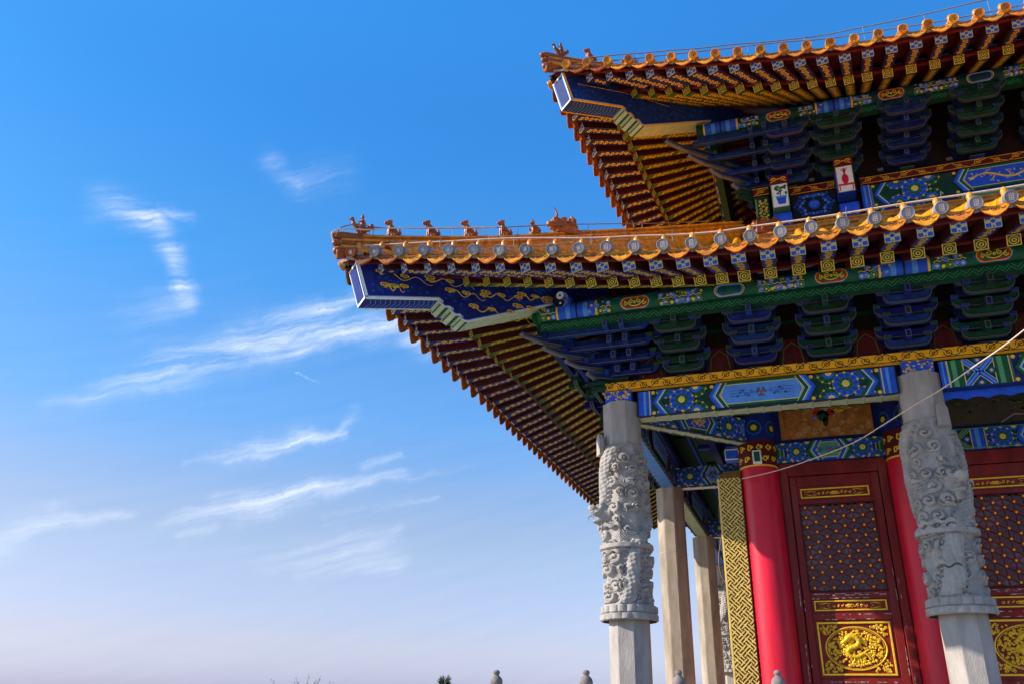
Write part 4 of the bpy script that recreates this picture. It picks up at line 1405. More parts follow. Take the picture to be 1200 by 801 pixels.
# second bay of the front, with green bands and a diagonal cross next to the column
mb = MB(TF)
mb.bevbox(4.47, 8.6, -.17, .17, 4.185, 4.585, 'deep_blue', .012); mb.T = lambda p: p
f = lambda u, v, h: TF((4.47 + u, .17 + h, 4.193 + v)); H = .384
sh = Sheet(mb, f, (0, 0, 4.1, H))
sh.rectf(0, 0, 4.1, H, 'dark_green', 1)
sh.rectf(0, 0, .09, H, 'blue', 2); sh.rectf(.03, 0, .055, H, 'sky_blue', 3); sh.rectf(.09, 0, .10, H, 'cream', 3)
for x in (.10, .66): sh.rectf(x, 0, x + .20, H, 'green', 2); sh.rectf(x + .05, 0, x + .11, H, 'light_green', 3); sh.rectf(x + .185, 0, x + .20, H, 'cream', 4); sh.rectf(x, 0, x + .012, H, 'cream', 4)
for a, b in (((.30, 0), (.66, H)), ((.30, H), (.66, 0))):
    sh.stroke([a, b], .085, 'white', 2); sh.stroke([a, b], .072, 'blue', 3); sh.stroke([a, b], .03, 'sky_blue', 4)
for (x, y) in ((.48, .03), (.48, H - .03), (.335, H / 2), (.625, H / 2)):
    sh.disc(x, y, .055, 'green', 5, 10); sh.disc(x, y, .038, 'blue', 6, 10); sh.disc(x, y, .02, 'gold', 7, 8)
paint_beam(mb, lambda u, v, h: TF((4.47 + .86 + u, .17 + h + .002, 4.193 + v)), 3.2, H, 'green', center='green', bands=.02)
mb.build('architrave', HALL)
# scalloped blue fringe board under the second bay
mb = MB(TF)
pts = [(0, .14)] + [(4.1 * i / 60, .035 * abs(math.sin(i * PI / 4))) for i in range(61)] + [(4.1, .14)]
mb.prism(pts, lambda u, v, w: (4.48 + u, -.02 + w, 4.06 + v), .03, 'blue')
mb.build('fringe_board', HALL)

Y2, Y3, Y4 = 4.37, 9.42, 13.79
architrave(TS, .28, Y2 - .26, .17, 4.185, 4.585, scheme='blue', center='flower', under='sky_blue')
architrave(TS, Y2 + .26, Y3 - .26, .17, 4.185, 4.585, scheme='blue', center='flower', under='pale_green')
architrave(TS, Y3 + .26, Y4 - .28, .17, 4.185, 4.585, scheme='blue', center='flower', under='sky_blue')
# beams that tie the outer columns to the wall
def tie(y, x0=.17, x1=1.60):
    T = lambda p: (x0 + p[0], y - p[1], p[2])
    architrave(T, 0, x1 - x0, .14, 4.185, 4.585, th=.28, scheme='blue', center='flower', under='white', flowers=True, name='tie_beam', bands=.10)
tie(Y2); tie(Y3)
# the diagonal tie from the corner column to the corner pillar
r2 = math.sqrt(.5)
TD = lambda p: (.20 * 1 + p[0] * r2 + p[1] * r2, .20 + p[0] * r2 - p[1] * r2, p[2])
architrave(TD, .0, 2.05, .12, 4.185, 4.585, th=.24, scheme='blue', center='dragon', under='pale_green', name='tie_beam', bands=.12)
# tie from the second front column to its pillar
T = lambda p: (4.2 + p[1], .17 + p[0], p[2])
architrave(T, 0, 1.4, .12, 4.185, 4.585, th=.24, scheme='blue', center='flower', name='tie_beam', bands=.10)

# gallery ceiling and the boards behind the brackets
mb = MB()
mb.box(-.12, 9, -.10, 14, 5.45, 5.50, 'dark_green')
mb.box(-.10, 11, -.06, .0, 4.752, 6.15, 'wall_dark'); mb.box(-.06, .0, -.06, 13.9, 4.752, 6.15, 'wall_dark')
for i in range(9):
    y = .5 + i * .55
    mb.box(.1, 9, y, y + .06, 5.38, 5.452, 'deep_blue' if i % 2 else 'green')
for i in range(5):
    x = .35 + i * .42
    mb.box(x, x + .05, .1, 13.6, 5.36, 5.45, 'blue')
mb.build('ceiling', HALL)
for s in (.52, 1.55, 2.6, 3.62, 4.63, 5.65):
    mb = MB()
    mb.box(s - .20, s + .20, -.075, -.062, 4.80, 5.20, 'dark_red')
    mb.tube([(s - .15, -.08, 4.83), (s - .12, -.08, 5.05), (s, -.08, 5.15), (s + .12, -.08, 5.05), (s + .15, -.08, 4.83)], .012, 'olive', 6)
    mb.build('bracket_board', HALL)

# interior beams deep in the gallery (half seen in the dark)
mb = MB()
mb.bevbox(.2, 1.6, 1.0, 1.14, 4.75, 4.95, 'blue', .01); mb.bevbox(.9, 1.04, .3, 13, 4.80, 5.02, 'deep_blue', .01)
for i in range(10):
    mb.bevbox(.84, 1.10, .9 + i * 1.3, 1.16 + i * 1.3, 5.02, 5.12, 'green', .02)
    mb.bevbox(.55, 1.40, .98 + i * 1.3, 1.08 + i * 1.3, 5.12, 5.22, 'blue' if i % 2 else 'green', .02)
mb.build('ceiling_beam', HALL)


# ------------------------------------------------------------------ columns
def octagon(mb, x, y, r, z0, z1, mat, bev=.015, rot=PI / 8):
    pts0 = [(x + r * math.cos(rot + k * PI / 4), y + r * math.sin(rot + k * PI / 4)) for k in range(8)]
    n = 8
    # slightly eased arrises
    P = []
    for k in range(8):
        a, b, c = Vector(pts0[k - 1]), Vector(pts0[k]), Vector(pts0[(k + 1) % 8])
        P.append(tuple(b + (a - b).normalized() * bev)); P.append(tuple(b + (c - b).normalized() * bev))
    n = 16
    vs = [(p[0], p[1], z0) for p in P] + [(p[0], p[1], z1) for p in P]
    mb.add(vs, [tuple(range(n))[::-1], tuple(range(n, 2 * n))] + [(i, (i + 1) % n, (i + 1) % n + n, i + n) for i in range(n)], mat)


def capital(x, y, parent, T):
    mb = MB()
    mb.box(x - .20, x + .20, y - .24, y + .24, 4.44, 4.603, 'blue')
    rr = random.Random(int(x * 10 + y))
    for fn in (lambda u, v, h: (x + u, y - .24 - h, 4.44 + v), lambda u, v, h: (x - .20 - h, y - u, 4.44 + v)):
        sh = Sheet(mb, fn, (-.20, 0, .20, .16), .002)
        for i in range(34):
            u, v = rr.uniform(-.19, .19), rr.uniform(.0, .16)
            sh.poly([(u - .018, v), (u - .002, v + .014), (u + .016, v + .010), (u + .012, v - .010), (u - .008, v - .012)], 'gold', 1)
    return mb.build('capital', parent)


def plain_column(x, y, label=None):
    mb = MB(); octagon(mb, x, y, .275, FLOOR, 4.185, 'plain_stone')
    # joint between the drums
    o = mb.build('stone_column', HALL, label)
    j = MB(); octagon(j, x, y, .2765, 2.93, 2.945, 'mortar', rot=PI / 8); j.build('joint', o)
    b = MB(); b.bevbox(x - .36, x + .36, y - .36, y + .36, FLOOR, FLOOR + .22, 'stone', .04); b.build('plinth', o)
    return o


def carve_field(rng, NT, NZ, H):
    """height of the relief over (angle, z): clouds, ledges, a coiling scaled body"""
    th = np.linspace(0, 2 * PI, NT, endpoint=False)[None, :]
    z = np.linspace(0, H, NZ)[:, None]
    R0 = .335
    # octagonal drum, arrises softened
    a = (th + PI / 8) % (PI / 4) - PI / 8
    octr = .318 / np.cos(a)
    base = (.8 * octr + .2 * .335) - .028
    h = np.zeros((NZ, NT))
    X = th * R0
    def dth(t0): return (th - t0 + PI) % (2 * PI) - PI
    # cloud heads
    spots = [((i + .5 * (j % 2) + rng.uniform(-.28, .28)) * 2 * PI / 10, .29 + j * .183 + rng.uniform(-.03, .03)) for j in range(12) for i in range(10)]
    for i, (t0, zc) in enumerate(spots):
        r = rng.uniform(.070, .118); hh = rng.uniform(.055, .085)
        if rng.uniform() < .12: continue
        dx = dth(t0) * R0; dz = (z - zc)
        rho = np.sqrt(dx ** 2 + (dz * 1.15) ** 2) / r
        m = rho < 1
        h = np.where((rho >= 1) & (rho < 1.22), np.minimum(h, .004), h)
        ang = np.arctan2(dz, dx)
        sp = .5 + .5 * np.cos(2 * PI * (rho * 1.35) + ang * (1 if i % 2 else -1))
        bump = hh * np.sqrt(np.clip(1 - rho ** 8, 0, 1)) * np.where(sp < .30, .35, 1.0 - .12 * rho)
        h = np.where(m, np.maximum(h, bump), h)
        # trailing tail of the cloud
        L = rng.uniform(.08, .20) if i % 3 == 0 else .001; sg = 1 if i % 2 else -1
        tx = dx * sg
        zz = dz + .5 * r - .18 * np.clip(tx, 0, L) * (1 if i % 3 else -1)
        tail = (tx > -.2 * r) & (tx < L) & (np.abs(zz) < .030 * (1 - .6 * np.clip(tx / L, 0, 1)))
        h = np.where((tx > -.2 * r) & (tx < L) & (np.abs(zz) >= .030 * (1 - .6 * np.clip(tx / L, 0, 1))) & (np.abs(zz) < .042), h * .35, h)
        h = np.where(tail, np.maximum(h, hh * .8 * (1 - .5 * np.clip(tx / L, 0, 1))), h)
    # coiling body, two strands
    for (t0, k, w, hh) in ((.9, 1.35, .140, .098), (4.0, 1.35, .115, .09)):
        c = t0 + k * (z + .16 * np.sin(z * 5.0))
        d = ((th - c + PI) % (2 * PI) - PI) * R0
        u = np.clip(1 - (d / w) ** 2, 0, None)
        body = hh * np.sqrt(u)
        sc = .5 + .5 * np.cos((z * 62 + d * 30)) * np.cos((z * -30 + d * 70))
        body = np.where(u > 0, body * (.86 + .14 * sc), 0)
        h = np.where((np.abs(d) > w) & (np.abs(d) < w + .022), .0, h); h = np.maximum(h, body)
        # mane of curls along it
        edge = np.abs(np.abs(d) - w * 1.05)
        h = np.maximum(h, np.where(edge < .018, .05 * (.6 + .4 * np.sin(z * 95)), 0))
    # undercut ledges
    for i in range(7):
        t0 = rng.uniform(0, 2 * PI); zc = rng.uniform(.25, H - .15); L = rng.uniform(.10, .26)
        dx = dth(t0) * R0
        line = zc + .02 * np.sin(dx * 40 + i)
        led = (np.abs(dx) < L) & (z > line) & (z < line + .055)
        h = np.where(led, np.maximum(h, .062 + .02 * (z - line) / .055), h)
        cut = (np.abs(dx) < L * .9) & (z < line) & (z > line - .022)
        h = np.where(cut, h * .15, h)
    # small scales in the ground between
    ground = .006 * (.5 + .5 * np.cos(X * 150 + (np.floor(z * 45) % 2) * PI)) * np.abs(np.sin(z * 45 * PI))
    h = h + np.where(h < .01, ground, 0)
    # seam between the two drums, the upper one overhangs
    zs = .98
    r = base + h
    up = z > zs
    r = np.where(up & (z < zs + .06), np.maximum(r, .385 + 0 * r), r)
    r = np.where((z < zs) & (z > zs - .03), np.minimum(r, .345), r)
    # smooth fading at the top
    t = np.clip((H - z) / .10, 0, 1)
    r = .31 + (r - .31) * t ** .5
    # foot ring of petals
    pet = np.abs(np.sin(th * 9))
    r = np.where(z < .20, .372 + .028 * np.sqrt(pet) * np.ones_like(z), r)
    r = np.where(z < .095, .392 + .018 * np.sqrt(np.abs(np.cos(th * 9))) * np.ones_like(z), r)
    r = np.where((z > .088) & (z < .103), .372, r)
    r = np.where((z > .195) & (z < .215), .36, r)
    r = np.where(z < .012, .385, r)
    # hand-cut irregularity
    r = r + .004 * np.sin(th * 5 + z * 11) + .003 * np.sin(th * 13 - z * 23)
    return th, z, r


def carved_mesh(seed):
    rng = np.random.default_rng(seed)
    NT, NZ, H = 420, 560, 2.50
    th, z, r = carve_field(rng, NT, NZ, H)
    # a light blur so edges look chiselled, not pixelled
    for _ in range(0):
        r = (r * 2 + np.roll(r, 1, 1) + np.roll(r, -1, 1)) / 4
        q = r.copy(); q[1:-1] = (r[1:-1] * 2 + r[2:] + r[:-2]) / 4; r = q
    X = r * np.cos(th); Y = r * np.sin(th); Z = z + 0 * r
    co = np.stack([X, Y, Z], -1).reshape(-1, 3)
    i = np.arange(NZ - 1)[:, None] * NT; j = np.arange(NT)[None, :]; k = (j + 1) % NT
    fc = np.stack([i + j, i + k, i + NT + k, i + NT + j], -1).reshape(-1, 4)
    me = bpy.data.meshes.new('carving')
    me.vertices.add(len(co)); me.vertices.foreach_set('co', co.ravel())
    me.loops.add(fc.size); me.loops.foreach_set('vertex_index', fc.ravel().astype(np.int32))
    me.polygons.add(len(fc)); me.polygons.foreach_set('loop_start', (np.arange(len(fc)) * 4).astype(np.int32))
    me.polygons.foreach_set('loop_total', np.full(len(fc), 4, dtype=np.int32)) if False else None
    me.update(calc_edges=True); me.validate()
    me.polygons.foreach_set('use_smooth', np.ones(len(me.polygons), dtype=bool))
    me.materials.append(MATS['carved_stone'])
    return me


def dragon_head_mb(c, yaw, sc=1.0):
    """snout, brows, jaw, teeth, horns and mane jutting from the drum; +x is forward"""
    R = Matrix.Rotation(yaw, 3, 'Z'); c = Vector(c)
    mb = MB(lambda p: c + R @ (Vector(p) * sc))
    S = 'carved_stone'
    mb.ball((-.02, 0, .02), (.13, .115, .12), S, 14)
    mb.ball((.10, 0, .045), (.105, .085, .06), S, 12)         # upper snout
    mb.ball((.175, 0, .075), (.045, .07, .042), S, 12)        # nose
    for sg in (1, -1):
        mb.ball((.20, sg * .035, .085), .022, S, 8)
        mb.ball((.07, sg * .062, .115), (.045, .03, .032), S, 10)   # brow
        mb.ball((.085, sg * .068, .085), .024, S, 8)                # eye
        mb.tube([(-.02, sg * .06, .12), (-.09, sg * .08, .19), (-.13, sg * .09, .27)], [.024, .018, .008], S, 8)
        mb.tube([(.12, sg * .07, .03), (.20, sg * .085, -.01), (.19, sg * .10, -.07)], [.014, .010, .004], S, 6)  # whisker
        for q in range(5):
            a = -.10 + q * .055
            mb.ball((-.06 - .01 * q, sg * (.11 + .004 * q), a), (.05, .028, .030), S, 8)
        mb.ball((-.01, sg * .115, .03), (.03, .02, .045), S, 8)      # ear
        mb.tube([(.155, sg * .03, .02), (.165, sg * .032, -.03)], [.012, .004], S, 6)
        mb.tube([(.10, sg * .055, .01), (.105, sg * .055, -.025)], [.010, .004], S, 6)
    mb.ball((.08, 0, -.075), (.095, .066, .030), S, 12)        # lower jaw
    mb.ball((.05, 0, -.03), (.08, .05, .02), S, 10)            # tongue
    for q in range(6):
        mb.ball((-.02 + .022 * q, .03 * math.sin(q * 2), -.12 - .012 * (q % 2)), (.022, .035, .05), S, 8)  # beard
    return mb


def remesh(o, size):
    m = o.modifiers.new('voxel', 'REMESH'); m.mode = 'VOXEL'; m.voxel_size = size; m.use_smooth_shade = True
    return o


CARVE = carved_mesh(5)


def carved_column(x, y, rot, head_yaw, head_z, label):
    mb = MB(); octagon(mb, x, y, .290, FLOOR, 4.44, 'stone', bev=.006)
    o = mb.build('stone_column', HALL, label)
    b = MB(); b.bevbox(x - .4, x + .4, y - .4, y + .4, FLOOR, FLOOR + .25, 'stone', .04); b.build('plinth', o)
    c = bpy.data.objects.new('carving', CARVE); COL.objects.link(c); c.parent = o
    c.location = (x, y, 1.25); c.rotation_euler = (0, 0, rot)
    h = dragon_head_mb((x + .29 * math.cos(head_yaw), y + .29 * math.sin(head_yaw), head_z), head_yaw, 1.25)
    remesh(h.build('dragon_head', o), .0085)
    # upright cloud slab left standing at the shoulder
    s = MB()
    fx, fy = x + .33 * math.cos(head_yaw), y + .33 * math.sin(head_yaw)
    tx, ty = -math.sin(head_yaw), math.cos(head_yaw)
    s.prism([(-.07, 0), (.08, 0), (.075, .24), (.02, .33), (-.05, .30)], lambda u, v, w: (fx + tx * u + math.cos(head_yaw) * w, fy + ty * u + math.sin(head_yaw) * w, 3.62 + v), .07, 'stone')
    s.build('cloud_slab', o)
    capital(x, y, o, None)
    return o


carved_column(0, 0, .3, math.radians(212), 2.72, 'pale carved corner column with a dragon head facing outward')
carved_column(4.2, 0, 2.9, math.radians(-62), 2.85, 'grey carved column under the long painted beam')
carved_column(0, Y4, 1.3, math.radians(200), 2.78, 'distant carved column seen past the gilt screen')
plain_column(0, Y2); plain_column(0, Y3)
carved_column(9.4, 0, 4.0, math.radians(-60), 2.90, None) if False else None


def red_pillar(x, y, top=4.215):
    mb = MB()
    r = .305
    n = 40
    mb.lathe([(r * 1.02, FLOOR + .3), (r, 1.5), (r * .985, 3.79)], (x, y, 0), 'lacquer', n, cap=False)
    o = mb.build('red_pillar', HALL)
    c = MB()
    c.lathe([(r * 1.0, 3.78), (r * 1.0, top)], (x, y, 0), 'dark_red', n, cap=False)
    c.lathe([(r * 1.012, 3.775), (r * 1.012, 3.80)], (x, y, 0), 'gold', n)
    def f(u, v, h):
        a = -PI / 2 + u / r
        return (x + (r + h) * math.cos(a), y + (r + h) * math.sin(a), v)
    sh = Sheet(c, f, None, .003)
    rr = random.Random(5 + int(x * 7))
    for i in range(9):
        for k in range(2):
            u = -.62 + i * .155 + .07 * k; v = 3.90 + k * .18
            pts = [(u + .045 * math.cos(t) * (1 + .35 * math.sin(3 * t + i)), v + .05 * math.sin(t) * (1 + .35 * math.cos(2 * t + k))) for t in [PI * .25 * q for q in range(7)]]
            sh.stroke(pts, .020, 'gold', 1)
            sh.disc(u + .01, v, .022, 'gold', 1, 7)
    c.build('painted_collar', o)
    u_ = MB()
    u_.lathe([(r * .99, top), (r * .99, 4.80)], (x, y, 0), 'deep_blue', n, cap=False)
    sh = Sheet(u_, f, None, .003)
    for u in (-.32, 0, .32):
        sh.disc(u, 4.42, .13, 'blue', 1, 14); sh.disc(u, 4.42, .10, 'dark_green', 2, 14); sh.disc(u, 4.42, .05, 'gold', 3, 10)
    u_.build('painted_neck', o)
    b = MB(); b.lathe([(.42, FLOOR), (.44, FLOOR + .08), (.40, FLOOR + .2), (.34, FLOOR + .3)], (x, y, 0), 'stone', 32); b.build('plinth', o)
    return o


W = 1.86
p1 = red_pillar(W, W)
p2 = red_pillar(4.10, W)
red_pillar(6.9, W)
mb = MB()     # the small green block with a white rim on the first pillar, and the blue beam end beside it
mb.bevbox(1.80, 1.94, 1.49, 1.56, 3.80, 4.02, 'white', .008); mb.box(1.825, 1.915, 1.484, 1.489, 3.83, 3.99, 'green')
mb.build('beam_end', HALL, 'small green beam end with a white rim')
mb = MB(); mb.bevbox(1.34, 1.62, 1.80, 2.0, 3.97, 4.16, 'blue', .01)
sh = Sheet(mb, lambda u, v, h: (1.34 + u, 1.80 - h, 3.97 + v), None, .002)
sh.stroke([(.012, .012), (.268, .012), (.268, .178), (.012, .178)], .016, 'white', 1, True)
mb.build('beam_end', HALL, 'blue beam end outlined in white')

# ------------------------------------------------------------------ walls, lintels, doors
mb = MB()
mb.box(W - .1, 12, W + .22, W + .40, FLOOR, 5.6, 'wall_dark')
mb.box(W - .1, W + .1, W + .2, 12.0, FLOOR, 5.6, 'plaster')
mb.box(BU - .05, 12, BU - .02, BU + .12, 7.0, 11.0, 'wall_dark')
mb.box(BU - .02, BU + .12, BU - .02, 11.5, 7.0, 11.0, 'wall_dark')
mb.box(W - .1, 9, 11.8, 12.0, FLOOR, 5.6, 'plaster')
mb.build('wall', HALL)

architraveW = lambda s0, s1, **k: architrave(lambda p: (p[0], W - p[1], p[2]), s0, s1, .02, 3.86, 4.20, th=.2, both=False, **k)
architraveW(2.14, 3.82, scheme='green', center='green', under='sky_blue', name='lintel', bands=.16)
# lintel of the next bay begins with a diagonal cross
mb = MB()
mb.bevbox(4.38, 6.62, W - .02, W + .2, 3.86, 4.20, 'deep_blue', .01)
f = lambda u, v, h: (4.38 + u, W - .02 - h, 3.868 + v); H = .324
sh = Sheet(mb, f, (0, 0, 2.24, H))
sh.rectf(0, 0, 2.24, H, 'dark_green', 1)
sh.rectf(0, 0, .20, H, 'green', 2); sh.rectf(.06, 0, .12, H, 'light_green', 3); sh.rectf(.19, 0, .205, H, 'cream', 3)
for a, b in (((.24, 0), (.64, H)), ((.24, H), (.64, 0))):
    sh.stroke([a, b], .07, 'cream', 2); sh.stroke([a, b], .058, 'green', 3); sh.stroke([a, b], .025, 'light_green', 4)
for (x, y) in ((.44, .03), (.44, H - .03), (.29, H / 2), (.60, H / 2)):
    sh.disc(x, y, .05, 'blue', 5, 10); sh.disc(x, y, .03, 'sky_blue', 6, 10); sh.disc(x, y, .018, 'gold', 7, 8)
sh.rectf(.66, 0, .86, H, 'blue', 6); sh.rectf(.72, 0, .78, H, 'sky_blue', 7); sh.rectf(.655, 0, .668, H, 'gold', 8); sh.rectf(.852, 0, .865, H, 'gold', 8)
sh.rectf(0, 0, 2.24, .012, 'light_green', 30); sh.rectf(0, H - .012, 2.24, H, 'light_green', 30)
paint_beam(mb, lambda u, v, h: f(.87 + u, v, h + .002), 1.35, H, 'blue', center='flower', bands=.01)
mb.build('lintel', HALL)

# picture boards above the lintels
mb = MB()
mb.bevbox(2.14, 3.82, W + .06, W + .2, 4.205, 4.90, 'deep_blue', .01)
mb.build('board_frame', HALL)
mb = MB()
x0, x1, z0, z1 = 2.27, 3.70, 4.27, 4.80
mb.box(x0, x1, W + .02, W + .06, z0, z1, 'painting_orange')
sh = Sheet(mb, lambda u, v, h: (x0 + u, W + .02 - h, z0 + v), (0, 0, x1 - x0, z1 - z0), .0015)
rr = random.Random(21)
for i in range(34):
    u, v = rr.uniform(.25, 1.38), rr.uniform(.02, .24) if i < 24 else rr.uniform(.3, .5)
    sh.spiral(u, v, rr.uniform(.03, .055), 1.3, .007, 'cream', 1, a0=rr.uniform(0, 6), sg=rr.choice((1, -1)), n=9)
for (u, v, a, b, m) in ((.70, .36, .10, .10, 'green'), (.62, .42, .09, .05, 'red'), (.80, .40, .08, .06, 'red'), (.72, .26, .05, .09, 'dark_green'), (.92, .42, .10, .035, 'gold'), (.74, .46, .04, .04, 'cream'), (1.05, .46, .12, .02, 'gold'), (.55, .35, .05, .03, 'sky_blue')):
    n = 11
    sh.poly([(u + a * math.cos(2 * PI * i / n) * rr.uniform(.7, 1.2), v + b * math.sin(2 * PI * i / n) * rr.uniform(.7, 1.2)) for i in range(n)], m, 2)
    sh.stroke([(u - a, v - b * .6), (u, v + b * .2), (u + a, v + b * .9)], .008, 'ink', 3)
for q in range(5):       # small column of brush characters at the left
    y = .40 - q * .055; x = .075
    for (a, b, c, d) in ((-.016, .014, .016, .014), (0, .02, 0, -.02), (-.014, 0, .014, -.002), (-.016, -.018, .002, -.004), (.016, -.018, .0, -.004)):
        if rr.random() < .85: sh.stroke([(x + a, y + b), (x + c, y + d)], .0045, 'ink', 1)
mb.build('picture_board', HALL, 'orange painted board with a figure among pale clouds')
mb = MB()
mb.bevbox(4.38, 6.62, W + .06, W + .2, 4.205, 4.98, 'deep_blue', .01)
mb.build('board_frame', HALL)
mb = MB()
x0, x1, z0, z1 = 4.50, 6.50, 4.27, 4.90
mb.box(x0, x1, W + .02, W + .06, z0, z1, 'painting_dark')
sh = Sheet(mb, lambda u, v, h: (x0 + u, W + .02 - h, z0 + v), (0, 0, x1 - x0, z1 - z0), .0015)
sh.stroke([(.55, .02), (.60, .2), (.72, .30), (.70, .42), (.85, .55)], .05, 'bark', 1, w1=.02)
sh.stroke([(.72, .30), (.95, .36), (1.15, .30)], .03, 'bark', 1, w1=.01); sh.stroke([(.62, .2), (.45, .33), (.3, .36)], .03, 'bark', 1, w1=.01)
for i in range(46):
    u, v = rr.choice(((.3, .40), (.85, .56), (1.15, .33), (.5, .5), (1.5, .45), (1.35, .2)))
    u += rr.uniform(-.2, .2); v += rr.uniform(-.05, .05)
    sh.disc(u, v, rr.uniform(.03, .06), rr.choice(('dark_green', 'olive', 'dark_green')), 2, 8, ry=.018)
sh.stroke([(1.0, 0), (1.2, .12), (1.4, .10), (1.7, .22)], .012, 'peeled', 1)
mb.build('picture_board', HALL, 'dark painted board with a gnarled pine tree')


def gilt_frame(mb, x0, x1, z0, z1, y, t=.022):
    for (a, b, c, d) in ((x0, x1, z1 - t, z1), (x0, x1, z0, z0 + t), (x0, x0 + t, z0 + t, z1 - t), (x1 - t, x1, z0 + t, z1 - t)):
        mb.bevbox(a, b, y - .022, y, c, d, 'gilt', .004)


def relief_scroll(mb, f, L, h, rng, mode=0):
    """low gilt carving for the narrow panels"""
    c = L / 2
    for sg in (1, -1):
        for q in range(4):
            r = h * .22
            u = c + sg * (h * .45 + q * h * .52)
            if u < h or u > L - h: break
            mb.tube([f(u + r * (1 - .12 * i) * math.cos(sg * .8 * i + q), h / 2 + r * (1 - .12 * i) * math.sin(.8 * i + q) * (1 if q % 2 else -1), .003) for i in range(8)], .0065, 'gilt', 5)
        e = L / 2 - h * .35
        for k in range(3):
            o = k * h * .17
            pts = [(c + sg * (e - h * 1.35 + o), h * (.16 + .0)), (c + sg * (e - o * .6), h * (.16 + k * .13)), (c + sg * (e - o * .6), h * (.84 - k * .13)), (c + sg * (e - h * 1.35 + o), h * .84)]
            mb.tube([f(a, b, .002) for a, b in pts], .0042, 'gilt', 4)
        mb.tube([f(c + sg * (e - h * 1.5), h * .2, .002), f(c + sg * (e - h * 1.15), h * .5, .002), f(c + sg * (e - h * 1.5), h * .8, .002)], .0042, 'gilt', 4)
    mb.tube([f(c - h * .42, h * .5, .003), f(c - h * .2, h * .62, .006), f(c, h * .5, .008), f(c + h * .2, h * .62, .006), f(c + h * .42, h * .5, .003)], [.008, .014, .018, .014, .008], 'gilt', 7)
    mb.tube([f(c - h * .3, h * .3, .003), f(c, h * .36, .006), f(c + h * .3, h * .3, .003)], .010, 'gilt', 6)


